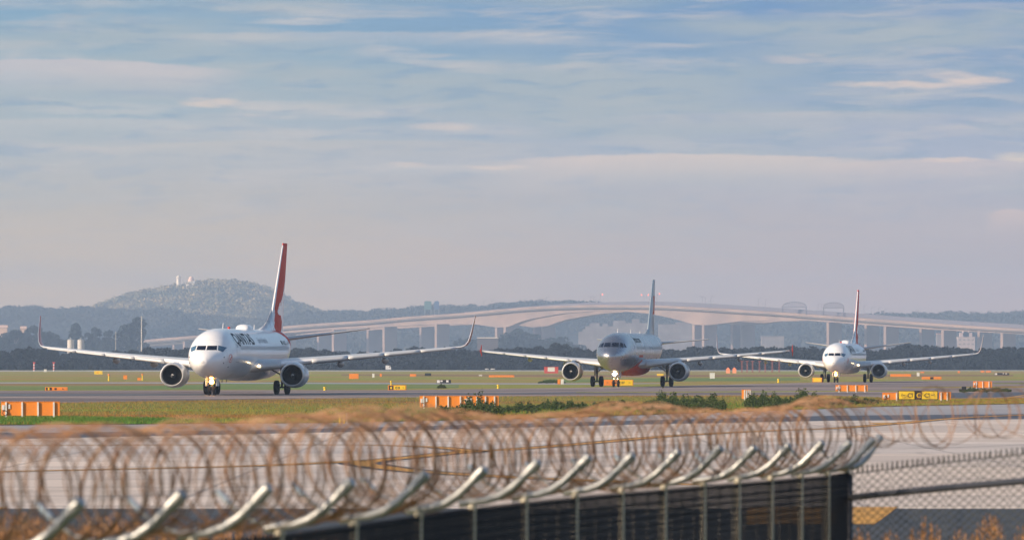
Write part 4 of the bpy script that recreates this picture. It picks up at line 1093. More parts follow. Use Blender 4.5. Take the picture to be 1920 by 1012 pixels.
LAMPS = [(903, 562, 1, 0), (918, 562, 1, 0), (1012, 560, 2, 0), (1020, 556, 1, 0), (1104, 555, 2, 0), (1109, 556, 1, 0), (1121, 552, 1, 1), (1204, 553, -1, 1), (1217, 553, -1, 1), (1228, 551, 1, 1), (1313, 555, -1, 0), (1319, 556, -1, 0), (1329, 555, 1, 0), (1418, 559, 1, 0), (1431, 562, 1, 0), (1530, 569, 1, 0), (1536, 570, 1, 0), (1616, 572, 1, 0), (1630, 575, 1, 0), (1643, 576, 1, 0), (1655, 578, 1, 0), (1713, 580, 1, 0), (1765, 584, -1, 0), (1818, 582, 1, 0)]
TXT = ['left-most faint', 'second faint', 'third', 'fourth', 'fifth', 'sixth']
for i, (px, y, a, lit) in enumerate(LAMPS):
    where = 'left of the silver tail' if px < 1220 else ('between the silver tail and the arched gantries' if px < 1465 else 'right of the arched gantries')
    deck_lamp(px, y, f"{'red-lit' if lit else 'thin grey'} lamp post on the bridge deck {where}", 2 if a == 2 else 1, lit, 1 if a > 0 else -1)
def gantry(px0, px1, y0, y1, lab):
    X0, D = bx((px0 + px1) / 2); w = (px1 - px0) * D / F; zb = H + (HZ - float(tf((px0+px1)/2)) - 3) * D / F
    zt = H + (HZ - y0) * D / F - zb; zl = H + (HZ - y1) * D / F - zb
    t = tag(empty('sign_gantry', (X0, D, zb)), lab, 'gantry', 'arched gantries on the bridge')
    for s in (-1, 1):
        b = MB(); b.box((s * w * .47, 0, zl / 2), (.9, .9, zl)); b.build('leg', M['screen'], t)
    b = MB(); n = 12; up = []; lo = []
    for i in range(n + 1):
        u = i / n; x = (u - .5) * w; zz = zl + (zt - zl) * math.sin(math.pi * u) ** .4 if 0 < u < 1 else zl
        up.append((x, 0, max(zz, zl + .01))); lo.append((x, 0, zl))
    b.tube(up, .34, 6); b.tube(lo, .34, 6)
    for i in range(n):
        b.tube([lo[i], up[i+1]], .18, 5); b.tube([up[i], lo[i]], .18, 5)
    b.build('truss', M['screen'], t)
gantry(1466, 1513, 566, 576, 'arched truss gantry on the bridge, the left of two'); gantry(1543, 1583, 567, 577, 'arched truss gantry on the bridge, the right of two')

# ------------------------------------------------------------------ airfield signs and small things
M['sorange'] = mat('orange_sign_casing', (.80, .25, .02), .55, noise=(2.2, .35, (.60, .20, .05)))
M['syellow'] = mat('yellow_sign_face', (.80, .55, .02), .5)
M['swhite'] = mat('white_post_paint', (.72, .72, .70), .5, noise=(4, .3, None))
M['sblack'] = mat('black_sign_face', (.02, .02, .022), .5)
def glyphs(s, hgt, x, z, y, m, parent, name='lettering', bold=.01):
    V, Fc = text_geo(s, hgt / .72, 0, None, bold)
    o = mesh(name, [(x + a, y, z + c) for a, c in V], [f for f in Fc], m, parent); return max(v[0] for v in V)
def one(x, z, hgt, y, m, parent):
    s = hgt; b = MB(); b.add([(x, y, z), (x + .13*s, y, z), (x + .13*s, y, z + s), (x, y, z + s)], [(0, 1, 2, 3)]); b.add([(x, y - .001, z + s), (x - .20*s, y - .001, z + .76*s), (x - .20*s, y - .001, z + .64*s), (x, y - .001, z + .80*s)], [(3, 2, 1, 0)])
    b.build('lettering', m, parent)
def arrow(x, z, s, d, y, m, parent):
    b = MB(); t = .13 * s
    pts = [(-.5*s, -t/2), (.18*s, -t/2), (.18*s, t/2), (-.5*s, t/2)]
    b.add([(x + d * p, y, z + q) for p, q in pts], [(0, 1, 2, 3)])
    for sg in (-1, 1):
        pts = [(.5*s, 0), (.5*s - .10*s, 0), (.12*s, sg * .30*s), (.20*s, sg * .38*s)]
        b.add([(x + d * p, y - .002, z + q) for p, q in pts], [(0, 1, 2, 3)])
    b.build('arrow', m, parent)
def sign_back(px0, px1, y0, y1, base, posts, lab, box=True, group='orange backs of airfield signs', cable=True):
    D = gD(base); s = D / F; w = (px1 - px0) * s; z0 = H + (HZ - y1) * s; z1 = H + (HZ - y0) * s
    t = tag(empty('airfield_sign', (((px0 + px1) / 2 - 960) * s, D, 0.03)), lab, 'airfield sign', group)
    b = MB(); b.box((0, .12, (z0 + z1) / 2), (w, .20, z1 - z0)); b.box((0, .12, z1 + .012), (w + .02, .24, .024)); b.build('casing', M['sorange'], t)
    for f in posts:
        b = MB(); b.box((w * (f - .5), -.02, (z1 - .0) / 2 - .02), (.075, .07, z1 + .03)); b.build('post', M['swhite'], t)
    if box:
        b = MB(); b.box((-w / 2 + .10, -.03, z1 - .24), (.12, .08, .22)); b.build('junction_box', M['swhite'], t)
        b = MB(); b.box((-w / 2 + .36, -.005, z1 - .20), (.10, .02, .20)); b.build('data_plate', M['swhite'], t)
    if cable:
        b = MB(); N = 18; b.tube([(-w / 2 + .18 + .10 * math.cos(2*math.pi*k/N), -.06, z0 + .12 + .10 * math.sin(2*math.pi*k/N)) for k in range(N + 1)], .016, 6)
        b.tube([(-w / 2 + .10, -.06, z1 - .34), (-w / 2 + .09, -.06, z0 + .12)], .012, 6); b.build('cable', M['sblack'], t, True)
    return t
sign_back(2, 112, 754.5, 780, 785, (.085, .36, .63, .90), 'orange sign back with four white posts at the left edge, on green grass')
sign_back(787, 869, 743.5, 764, 767, (.09, .37, .65, .93), 'left unit of the double orange sign back half hidden by weeds')
sign_back(870, 935, 743.5, 764, 767, (.12, .37, .62, .88), 'right unit of the double orange sign back half hidden by weeds')
sign_back(1567, 1627, 722.5, 733.6, 735.2, (.10, .36, .63, .91), 'orange sign back standing before the farthest aircraft', group='orange backs of airfield signs')
sign_back(1825, 1860, 715.3, 727, 728.5, (.16, .50, .84), 'short orange sign back at the right with green tuft at its foot')
sign_back(1391, 1408, 731.5, 748, 751, (.3, .5, .7, .9), 'small orange sign seen nearly edge on between two weed clumps', box=False, cable=False)
sign_back(1655, 1684, 737, 750, 752.5, (.9,), 'orange sign back left of the yellow and black lettered sign')
sign_back(1761, 1783, 736, 749.5, 752, (.15, .68), 'orange sign back right of the yellow and black lettered sign', box=False, cable=False)
def panel_sign(px0, px1, y0, y1, base, cells, lab, group=None, frame='sblack', legs=True, cat='airfield sign'):
    """cells: (f0, f1, background, [(kind, text, fx, size)])"""
    D = gD(base); s = D / F; w = (px1 - px0) * s; z0 = H + (HZ - y1) * s; z1 = H + (HZ - y0) * s; hh = z1 - z0
    t = tag(empty('airfield_sign', (((px0 + px1) / 2 - 960) * s, D, 0.03)), lab, cat, group)
    b = MB(); b.box((0, .14, (z0 + z1) / 2), (w + .06, .22, hh + .06)); b.build('casing', M[frame], t)
    if legs:
        for f in (-.4, 0, .4):
            b = MB(); b.box((w * f, .14, z0 / 2), (.06, .06, z0 + .06)); b.build('post', M['swhite'], t)
    for (f0, f1, bgm, items) in cells:
        b = MB(); b.box((w * ((f0 + f1) / 2 - .5), .02, (z0 + z1) / 2), (w * (f1 - f0) - .03, .03, hh - .03)); b.build('face', M[bgm], t)
        for it in items:
            if it[0] == 't': glyphs(it[1], hh * it[3], w * (it[2] - .5), (z0 + z1) / 2 - hh * it[3] / 2, -.002, M[it[4]], t, bold=it[5] if len(it) > 5 else .004)
            elif it[0] == '1': one(w * (it[2] - .5), (z0 + z1) / 2 - hh * it[3] / 2, hh * it[3], -.002, M[it[4]], t)
            elif it[0] == 'a': arrow(w * (it[2] - .5), (z0 + z1) / 2, hh * it[3], it[1], -.002, M[it[4]], t)
            elif it[0] == 'b':
                b = MB(); b.box((w * (it[2] - .5), -.0, (z0 + z1) / 2 + hh * it[5]), (w * it[3], .012, hh * it[4])); b.build('mark', M[it[1]], t)
    return t
panel_sign(1685, 1758, 733.6, 749, 752, [(0, .41, 'syellow', [('a', -1, .115, .5, 'sblack'), ('t', 'C', .225, .52, 'sblack'), ('1', 0, .345, .52, 'sblack')]), (.41, .59, 'sblack', [('t', 'C', .455, .56, 'syellow', .012)]), (.59, 1, 'syellow', [('t', 'C', .655, .52, 'sblack'), ('1', 0, .775, .52, 'sblack'), ('a', 1, .885, .5, 'sblack')])], 'yellow and black sign reading C1 C C1 with arrows, at the right')
panel_sign(728, 761, 723, 731, 732, [(.02, .30, 'sblack', [('b', 'syellow', .16, .10, .5, -.05)]), (.30, .98, 'syellow', [('t', 'C 3', .40, .5, 'sblack', .02), ('a', 1, .84, .4, 'sblack')])], 'yellow sign with a black cell, left of the double orange backs, across the taxiway', frame='sorange', legs=False)
panel_sign(1133, 1187, 712.5, 722.5, 724, [(.01, .45, 'sorange', [('a', -1, .12, .4, 'sblack'), ('t', '27', .25, .42, 'sblack', .01)]), (.45, .99, 'syellow', [('t', 'C37', .52, .42, 'sblack', .01), ('a', 1, .87, .4, 'sblack')])], 'wide yellow sign with arrows behind the nose wheels of the silver aircraft', frame='sorange', legs=False)
panel_sign(85, 126, 726.5, 732, 733, [(.02, .30, 'sblack', [('t', 'B', .12, .6, 'syellow', .03)]), (.30, .98, 'sorange', [('t', '09', .42, .55, 'sblack', .02), ('t', '>', .78, .5, 'sblack', .02)])], 'low orange sign with a black cell above the left edge of the taxiway', frame='sorange', legs=False)
panel_sign(177, 192, 695.5, 701.5, 703, [(.03, .97, 'syellow', [('t', '33', .25, .5, 'sorange', .02)])], 'small far yellow sign below the long left wing', frame='syellow', legs=False)
panel_sign(819, 845, 712.5, 718, 719, [(0, .22, 'swhite', []), (.22, .99, 'sblack', [('b', 'swhite', .34, .16, .5, .15), ('b', 'swhite', .76, .17, .7, .1)])], 'low black sign with white marks, centre of the airfield', frame='sblack', legs=False)
panel_sign(917, 964, 703.6, 707.0, 708, [(.02, .98, 'sorange', [])], 'long thin orange sign left of the silver aircraft engine', frame='sorange', legs=False)
panel_sign(1524, 1541, 708.5, 716, 717, [(.03, .97, 'syellow', [])], 'yellow sign beside the left engine of the farthest aircraft', frame='sorange', legs=False)
panel_sign(1205, 1226, 698.8, 701.2, 704, [(.03, .97, 'syellow', [])], 'thin yellow sign under the right wing root of the silver aircraft', frame='syellow', legs=False) if 0 else None
panel_sign(1232, 1244, 701, 704, 706, [(.03, .97, 'syellow', [])], 'thin yellow sign under the right wing root of the silver aircraft', frame='syellow', legs=False)
panel_sign(1670, 1708, 701.5, 706, 707, [(.01, .3, 'sorange', []), (.33, .64, 'sorange', []), (.68, .99, 'sorange', [])], 'three-part orange sign right of the farthest aircraft engine', frame='sorange', legs=False)
panel_sign(1729, 1765, 706.6, 711, 712, [(.02, .42, 'sorange', []), (.42, .60, 'sblack', []), (.60, .98, 'sorange', [])], 'orange sign with a black middle cell, far right field', frame='sorange', legs=False)
panel_sign(1839, 1846, 695, 698, 699, [(.02, .98, 'sorange', [])], 'tiny orange sign, the left of a far pair at the right', frame='sorange', legs=False)
panel_sign(1849, 1858, 695, 698, 699, [(.02, .98, 'sorange', [])], 'tiny orange sign, the right of a far pair at the right', frame='sorange', legs=False)
panel_sign(1865, 1892, 699.3, 702.8, 704, [(0, .18, 'swhite', []), (.35, .99, 'sblack', [('b', 'swhite', .6, .08, .5, .2), ('b', 'swhite', .8, .12, .5, .2)])], 'black sign with white marks near the right edge', frame='sblack', legs=False)
panel_sign(884 - 14, 884, 700.5, 705, 706, [(0, 1, 'sblack', [])], 'x', frame='sblack', legs=False) if 0 else None
panel_sign(797, 808, 699.8, 704.4, 705.5, [(.02, .98, 'sblack', [])], 'small dark far box left of the thin orange sign', frame='sblack', legs=False)
panel_sign(655, 672, 701, 710, 711.5, [(.05, .95, 'sorange', [])], 'orange box in the exhaust behind the nearest aircraft', frame='sorange', legs=False)
panel_sign(769, 780, 701.5, 705.5, 706.5, [(.05, .95, 'sorange', [])], 'faint orange box left of the small dark far box', frame='sorange', legs=False)
panel_sign(1046, 1051, 711.5, 720, 721, [(.05, .95, 'sorange', [])], 'narrow orange sign end by the left engine of the silver aircraft', frame='sorange', legs=False)
panel_sign(1051.5, 1057, 711.5, 720, 721, [(.05, .95, 'swhite', [])], 'narrow pale sign end by the left engine of the silver aircraft', frame='swhite', legs=False)
panel_sign(1796, 1800, 695.5, 699, 700, [(.05, .95, 'sorange', [])], 'tiny orange marker board in the far right field', frame='sorange', legs=False)
panel_sign(1726, 1733, 697, 699, 700, [(.05, .95, 'sorange', [])], 'tiny flat orange board right of the white box', frame='sorange', legs=False)
panel_sign(1804, 1811, 725.5, 733, 734.5, [(.05, .95, 'sblack', [])], 'black box on the grass sliver right of the lettered sign', frame='sblack', legs=True, cat='box')
# yellow markers
def marker(px, y0, base, wpx, lab, head=False):
    D = gD(base); s = D / F; t = tag(empty('marker_post', ((px - 960) * s, D, 0.02)), lab, 'marker', 'yellow markers'); hh = H + (HZ - y0) * s; w = wpx * s
    b = MB(); b.lathe([(0, w * .42), (hh * .25, w * .42), (hh * .3, w * .30), (hh * .75, w * .30)], n=14, axis='z'); b.build('body', M['syellow'], t)
    b = MB(); b.lathe([(hh * .75, w * .5), (hh * .98, w * .5), (hh, w * .3), (hh, .01)], n=14, axis='z'); b.build('cap', M['sorange' if head else 'syellow'], t)
marker(609, 725.5, 732, 6, 'yellow marker on the verge right of the nearest aircraft engine'); marker(934, 720.8, 728.5, 5, 'yellow marker on the verge left of the silver aircraft'); marker(1459.5, 710, 717.5, 4.5, 'yellow marker left of the farthest aircraft'); marker(733.5, 714, 723.5, 4, 'slim yellow marker rising behind the black and yellow sign')
marker(204, 701, 714, 4, 'orange-capped post, leftmost of the field posts below the left wing', True); marker(267, 700.5, 713, 3.5, 'orange-capped post nearest the left engine of the nearest aircraft', True)
D = gD(795); s = D / F; t = tag(empty('marker_board', ((641 - 960) * s, D, .03)), 'yellow two-legged marker board on the grass edge behind the coil', 'marker')
for x in (-.09, .09): b = MB(); b.box((x, 0, .13), (.06, .05, .26)); b.build('leg', M['syellow'], t)
b = MB(); b.box((0, 0, .30), (.30, .05, .12)); b.build('board', M['syellow'], t)
b = MB(); b.box((.20, 0, .22), (.035, .04, .42)); b.build('post', M['swhite'], t)
def equip(px, y0, base, wpx, lab, m='sorange'):
    D = gD(base); s = D / F; t = tag(empty('equipment_box', ((px - 960) * s, D, 0)), lab, 'box', 'equipment boxes on the far airfield'); hh = H + (HZ - y0) * s; w = wpx * s
    b = MB(); b.box((0, 0, hh * .6), (w, w * .8, hh * .8)); b.build('body', M[m], t)
    b = MB(); b.box((0, 0, hh * 1.02), (w * 1.1, w * .9, hh * .06)); b.build('lid', M[m], t)
    for x in (-.35, .35): b = MB(); b.box((w * x, 0, hh * .1), (w * .1, w * .1, hh * .22)); b.build('leg', M['steelg'], t)
equip(235, 703.5, 712.5, 7, 'small orange trolley-like box, middle of the field posts below the left wing'); equip(261, 708, 714, 6.5, 'low orange box beside the post near the left engine')
equip(700, 700.5, 709, 4, 'small white box right of the orange box in the exhaust', 'swhite'); equip(714, 700.5, 707, 3.5, 'small orange box next to the small white box'); equip(1721.5, 698, 706.5, 5, 'white box right of the three-part orange sign', 'swhite')
equip(1335.5, 699, 711.5, 9, 'bright white box under the right wing of the silver aircraft', 'swhite'); equip(901, 702, 705, 6, 'tiny white box left of the thin orange sign', 'swhite'); equip(85, 692, 698, 5, 'small white cabinet between the striped masts', 'swhite')
# red and white localiser cabin, white far vehicles, red approach masts
def far_vehicle(px, y0, base, wpx, lab, m='swhite'):
    D = gD(base); s = D / F; t = tag(empty('van', ((px - 960) * s, D, 0)), lab, 'van'); hh = H + (HZ - y0) * s; w = wpx * s
    b = MB(); b.add([(-w/2, 0, .4), (w/2, 0, .4), (w/2, 0, hh * .55), (w * .36, 0, hh), (-w/2, 0, hh), (-w/2, 1.8, .4), (w/2, 1.8, .4), (w/2, 1.8, hh * .55), (w * .36, 1.8, hh), (-w/2, 1.8, hh)], [(0,1,2,3,4), (9,8,7,6,5), (0,5,6,1), (1,6,7,2), (2,7,8,3), (3,8,9,4), (4,9,5,0)]); b.build('body', M[m], t)
    for x in (-.3, .3): b = MB(); b.lathe([(-.05, .38), (.15, .38)], (w * x, 0, .38), 'y', 14); b.build('wheel', M['black'], t)
    b = MB(); b.box((w * .22, -.02, hh * .75), (w * .25, .04, hh * .25)); b.build('window', M['dwin'], t)
far_vehicle(913, 690.6, 694.6, 7, 'white van, the left of two on the far road'); far_vehicle(924, 690.6, 694.6, 9, 'white van, the right of two on the far road')
far_vehicle(728, 685, 694.5, 10, 'pale truck on the far road behind the right wing of the nearest aircraft'); far_vehicle(80, 692.5, 696, 5, 'x') if 0 else None
D = 1500; s = D / F; t = tag(empty('localiser_cabin', ((1033.5 - 960) * s, D, 0)), 'red and white chequered cabin left of the silver aircraft engine', 'cabin')
for k in range(4): b = MB(); b.box(((k - 1.5) * 6.6 * s, 0, 1.05), (6.6 * s, 2.0, 1.2)); b.build('panel', M['redw' if k in (0, 3) else 'swhite'], t)
b = MB(); b.box((0, 0, .22), (26 * s, 1.8, .44)); b.build('plinth', M['redw'], t); b = MB(); b.box((0, 0, 1.69), (27 * s, 2.2, .08)); b.build('roof', M['redw'], t)
M['redd'] = mat('faded_red_paint', (.26, .07, .055), .7)
for i, px in enumerate((1391, 1401, 1411, 1424, 1435, 1448, 1461)):
    D = 1600; s = D / F; t = tag(empty('approach_mast', ((px - 960) * s, D, 0)), 'red lattice mast in the row between the silver and the farthest aircraft', 'mast', 'red approach masts in a row'); hh = H + (HZ - 677) * s
    b = MB(); b.tube([(-.16, 0, 0), (-.10, 0, hh)], .07, 6); b.tube([(.16, 0, 0), (.10, 0, hh)], .07, 6)
    for k in range(5): b.tube([(-.15, 0, hh * k / 5), (.15, 0, hh * (k + 1) / 5)], .05, 5)
    b.build('lattice', M['redd'], t); b = MB(); b.box((0, 0, hh), (.9, .3, .22)); b.build('head', M['redd'], t)
for px in (1365, 1377):
    D = 1500; s = D / F; t = tag(empty('beacon', ((px - 960) * s, D, 0)), 'orange lit equipment hut left of the red approach masts, ' + ('left one' if px == 1365 else 'right one'), 'hut', 'orange huts by the approach masts')
    b = MB(); b.box((0, 0, .5), (7 * s, 1, 1.0)); b.build('wall', mat('warm_orange_panel', (.9, .36, .18), .5), t); b = MB(); b.add([(-4*s, -.6, 1), (4*s, -.6, 1), (4*s, .6, 1), (-4*s, .6, 1), (0, 0, 1.6)], [(0,1,4), (1,2,4), (2,3,4), (3,0,4)]); b.build('roof', mat('warm_orange_roof', (.9, .30, .14), .5), t)

# ------------------------------------------------------------------ grass blades and weeds
def blades(name, P, h, w, m, rng, lean=.35, label=None, cat='grass', z=0.0):
    N = len(P); P = np.asarray(P, float)
    hh = (h[0] + (h[1] - h[0]) * rng.random(N))[:, None]; a = rng.random(N) * 2 * math.pi
    side = np.stack([np.cos(a), np.sin(a) * .3, np.zeros(N)], 1); side /= np.linalg.norm(side, axis=1)[:, None]
    ld = np.stack([rng.normal(size=N), rng.normal(size=N) * .5, np.zeros(N)], 1) * lean
    up = np.array([[0, 0, 1.0]])
    mid = P + up * hh * .55 + ld * hh * .3; tip = P + up * hh + ld * hh
    ww = w * (.7 + .6 * rng.random(N))[:, None]
    V = np.stack([P - side * ww, P + side * ww, mid + side * ww * .7, tip, mid - side * ww * .7], 1).reshape(-1, 3)
    F1 = np.arange(N)[:, None] * 5 + np.array([[0, 1, 2, 4]]); F2 = np.arange(N)[:, None] * 5 + np.array([[4, 2, 3, 3]])
    me = bpy.data.meshes.new(name)
    fs = [tuple(f) for f in F1.tolist()] + [(f[0], f[1], f[2]) for f in F2.tolist()]
    o = mesh(name, V, fs, m); tag(o, label, cat, kind='stuff'); return o
M['blade'] = foliage_mat('grass_blades', (.20, .24, .035), (.31, .155, .045), (.25, .19, .05), .09, st=(.25, .9, 1))
M['bladeg'] = foliage_mat('green_blades', (.06, .15, .025), (.09, .18, .03), (.14, .16, .05), .3)
M['weed'] = foliage_mat('weed_leaves', (.030, .055, .020), (.055, .085, .022), (.11, .09, .04), .9)
M['dry'] = foliage_mat('dry_grass_stems', (.22, .11, .05), (.32, .17, .08), (.15, .08, .04), 3.0)
rng = np.random.default_rng(11)
def scatter(n, x0, x1, up_, lo_, bias=1.0):
    out = []
    while len(out) < n:
        px = x0 + (x1 - x0) * rng.random(); yu, yl = interp(up_, px), interp(lo_, px)
        py = yu + .4 + (yl - yu - .6) * rng.random() ** bias
        if yl - yu > .8: out.append(tuple(G(px, py, .03)))
    return out
blades('grass_blades', scatter(52000, -30, 1950, gu, gl), (.05, .13), .010, M['blade'], rng, label='short olive and brown grass on the verge before the taxiway')
blades('green_grass_blades', scatter(9000, -30, 330, [(-30, 781), (120, 783), (330, 788)], [(-30, 797), (330, 796)]) + scatter(5000, 760, 1500, [(760, 768), (1500, 752)], [(760, 782), (1500, 766)]), (.07, .18), .011, M['bladeg'], rng, label='fresh green grass at the near edge of the verge')
def weeds(patches, label):
    P = []; hs = []
    for (px0, px1, pyb, hpx, n, jit) in patches:
        for _ in range(n):
            px = px0 + (px1 - px0) * rng.random(); c = 1 - abs((px - (px0 + px1) / 2) / ((px1 - px0) / 2)) ** 2
            D = gD(pyb + rng.normal() * jit); hh = hpx * D / F * (.35 + .75 * c) * (.40 + .85 * rng.random() ** 1.4) * (.75 + .3 * math.sin(px * .19 + 2 * math.sin(px * .07)))
            P.append(((px - 960) / F * D, D, .02)); hs.append(hh)
    P = np.array(P); hs = np.array(hs)
    C = []; Rr = []
    for k in range(5):
        f = .15 + .85 * k / 4; C.append(P + np.stack([rng.normal(size=len(P)) * .10 * hs, rng.normal(size=len(P)) * .1 * hs, hs * f], 1))
    C = np.concatenate(C); V, Fc = leaf_quads(C, np.full((len(C), 3), .10), 7, .042, rng, .2, -2)
    # upright stems
    o1 = mesh('weeds', V, Fc, M['weed']); tag(o1, label, 'weeds', kind='stuff')
    V = []; Fq = []
    for p, h in zip(P, hs):
        i = len(V); V += [(p[0] - .008, p[1], 0), (p[0] + .008, p[1], 0), (p[0] + rng.normal() * .08, p[1], h * 1.15)]; Fq.append((i, i + 1, i + 2))
    tag(mesh('weed_stems', V, Fq, M['weed']), label.replace('leafy', 'thin upright stems of'), 'weeds', kind='stuff')
weeds([(825, 945, 775, 17, 420, 2.5), (940, 1010, 771, 12, 180, 2), (1000, 1110, 767, 12, 300, 2), (1110, 1200, 763, 9, 160, 2), (1205, 1300, 766, 24, 520, 3), (1290, 1360, 766, 20, 420, 3), (1398, 1470, 762, 22, 420, 3), (1460, 1545, 760, 22, 420, 3), (1540, 1650, 756, 9, 200, 2), (860, 930, 770, 26, 60, 2)], 'dark leafy weeds along the edge of the verge')
weeds([(1800, 1895, 733.5, 6.5, 200, 1)], 'leafy green tuft at the foot of the short orange sign at the right')
weeds([(820, 835, 727, 5, 60, .5), (1010, 1060, 717.5, 4, 160, .5)], 'leafy green patches on the far side of the taxiway')

# ------------------------------------------------------------------ perimeter fence
FN = [(-4.55, 27.0), (-4.0, 28.4), (-3.4, 29.9), (-2.82, 31.4), (-2.37, 33.1), (-1.95, 34.8), (-1.49, 36.5), (-1.07, 38.6), (-.67, 40.9), (-.30, 43.0), (.10, 45.0), (.52, 46.8), (.93, 48.4), (1.33, 49.8), (1.72, 51.2), (2.08, 52.4), (2.44, 53.6), (2.78, 54.8), (3.10, 55.9), (3.36, 57.0)]
PT = H - 1.07          # post top
GZ = -1.15
fx = pchip([p[1] for p in FN], [p[0] for p in FN])
M['galv'] = mat('galvanised_pipe', (.38, .40, .41), .42, .5, noise=(6, .6, (.20, .21, .22)))
M['galvc'] = mat('cream_galvanised_pipe', (.52, .48, .39), .6, .1, noise=(6, .3, (.5, .46, .38)))
M['cap'] = mat('bluish_end_cap', (.34, .42, .52), .4, .3)
M['meshd'] = mat('dark_coated_wire', (.006, .007, .012), .6, spec=.2)
M['meshg'] = mat('grey_green_wire', (.075, .082, .075), .6, .1, noise=(8, .4, None))
M['raild'] = mat('dark_coated_rail', (.035, .04, .055), .45, .1)
M['rust'] = mat('rusty_razor_wire', (.27, .125, .055), .8, .0, noise=(7.0, .8, (.40, .26, .16)))
M['wirep'] = mat('thin_strand', (.35, .33, .32), .5, .3)
def prisms(P0, P1, r):
    P0 = np.asarray(P0, float); P1 = np.asarray(P1, float); N = len(P0)
    d = P1 - P0; d /= np.linalg.norm(d, axis=1)[:, None] + 1e-12
    ref = np.where(np.abs(d[:, 2:3]) > .9, np.array([[1.0, 0, 0]]), np.array([[0, 0, 1.0]]))
    a = np.cross(d, ref); a /= np.linalg.norm(a, axis=1)[:, None]; b = np.cross(d, a)
    V = np.empty((N, 6, 3))
    for k in range(3):
        t = 2 * math.pi * k / 3; o = (a * math.cos(t) + b * math.sin(t)) * r; V[:, k] = P0 + o; V[:, 3 + k] = P1 + o
    base = np.arange(N)[:, None] * 6
    Fc = np.concatenate([base + np.array([[0, 1, 4, 3]]), base + np.array([[1, 2, 5, 4]]), base + np.array([[2, 0, 3, 5]])])
    return V.reshape(-1, 3), Fc
def chainlink(name, path, z0, z1, pitch, r, m, parent, spikes=True, extra=None):
    """path(s) -> (x, y), s in metres 0..Ltot ; z0, z1 functions of s"""
    pf, Lt = path; n = int(Lt / pitch); P0 = []; P1 = []
    zb, zt = z0, z1
    for i in range(n):
        K = 0; v = 0.0
        s_mid = (i + .5) * pitch; hh = zt(s_mid) - zb(s_mid); nk = int(hh / (pitch * .5))
        prev = None
        for k in range(nk + 1):
            s = (i + ((i + k) % 2)) * pitch; s = i * pitch + (pitch if (i + k) % 2 else 0.0)
            x, y = pf(min(s, Lt)); z = zt(s) - (nk - k) * pitch * .5
            z = zt(s_mid) - (nk - k) * pitch * .5
            p = (x, y, z)
            if prev is not None: P0.append(prev); P1.append(p)
            prev = p
        if spikes and (i + nk) % 2 == 0 or spikes:
            x, y = prev[0], prev[1]; P0.append(prev); P1.append((x + .006, y, prev[2] + pitch * .42))
    V, Fc = prisms(P0, P1, r)
    if extra:
        V2, F2 = prisms(*extra); Fc = np.concatenate([Fc, F2 + len(V)]); V = np.concatenate([V, V2])
    return mesh(name, V, Fc, m, parent)
fence = tag(empty('chain_link_fence', (0, 40, GZ)), 'dark chain link fence with cranked pipe arms curving across the foreground', 'fence')
fence.location = (0, 0, 0)
dd = np.linspace(26.5, 57.0, 400); xx = np.array([float(fx(d)) for d in dd]); ss = np.concatenate([[0], np.cumsum(np.hypot(np.diff(xx), np.diff(dd)))])
def fpath(s): d = float(np.interp(s, ss, dd)); return float(fx(d)), d
def mpath(s): x, d = fpath(s); return x + .012, d
LT = float(ss[-1])
chainlink('wire_mesh', (mpath, LT), lambda s: GZ, lambda s: PT - .03, .042, .0074, M['meshd'], fence)
b = MB()
for zz in np.arange(GZ + .1, PT - .08, .062): b.tube([(float(fx(d)) + .004, d, zz) for d in np.linspace(26.5, 57, 40)], .0045, 4)
b.build('line_wires', mat('blue_grey_line_wire', (.09, .10, .14), .5, .2), fence)
M['ribm'] = mat('dull_rib_rod', (.22, .22, .22), .5, .2)
s_ = .3
while s_ < LT:
    x_, d_ = fpath(s_); b = MB(); b.tube([(x_ - .02, d_, GZ), (x_ - .02, d_, PT - .05)], .010 if int(s_ * 10) % 3 else .017, 6); b.build('stiffener', M['ribm'], fence); s_ += .38 + .12 * random.random()
b = MB(); b.tube([(float(fx(d)), d, PT - .045) for d in np.linspace(26.5, 57, 60)], .012, 8); b.build('top_rail', M['raild'], fence, True)
b = MB(); b.tube([(float(fx(d)), d, PT - 1.25) for d in np.linspace(26.5, 57, 60)], .018, 6); b.build('middle_rail', M['raild'], fence, True)
def cranked(sgn, nn, scale=1.0):
    """arm path in (sideways, up): out flat, then a sweep up"""
    pr = [(-.10, -.02), (0.0, 0.0), (.10, .015), (.20, .06), (.30, .15), (.385, .265), (.455, .365)]
    return [(sgn * a * scale, z * scale * .70) for a, z in pr]
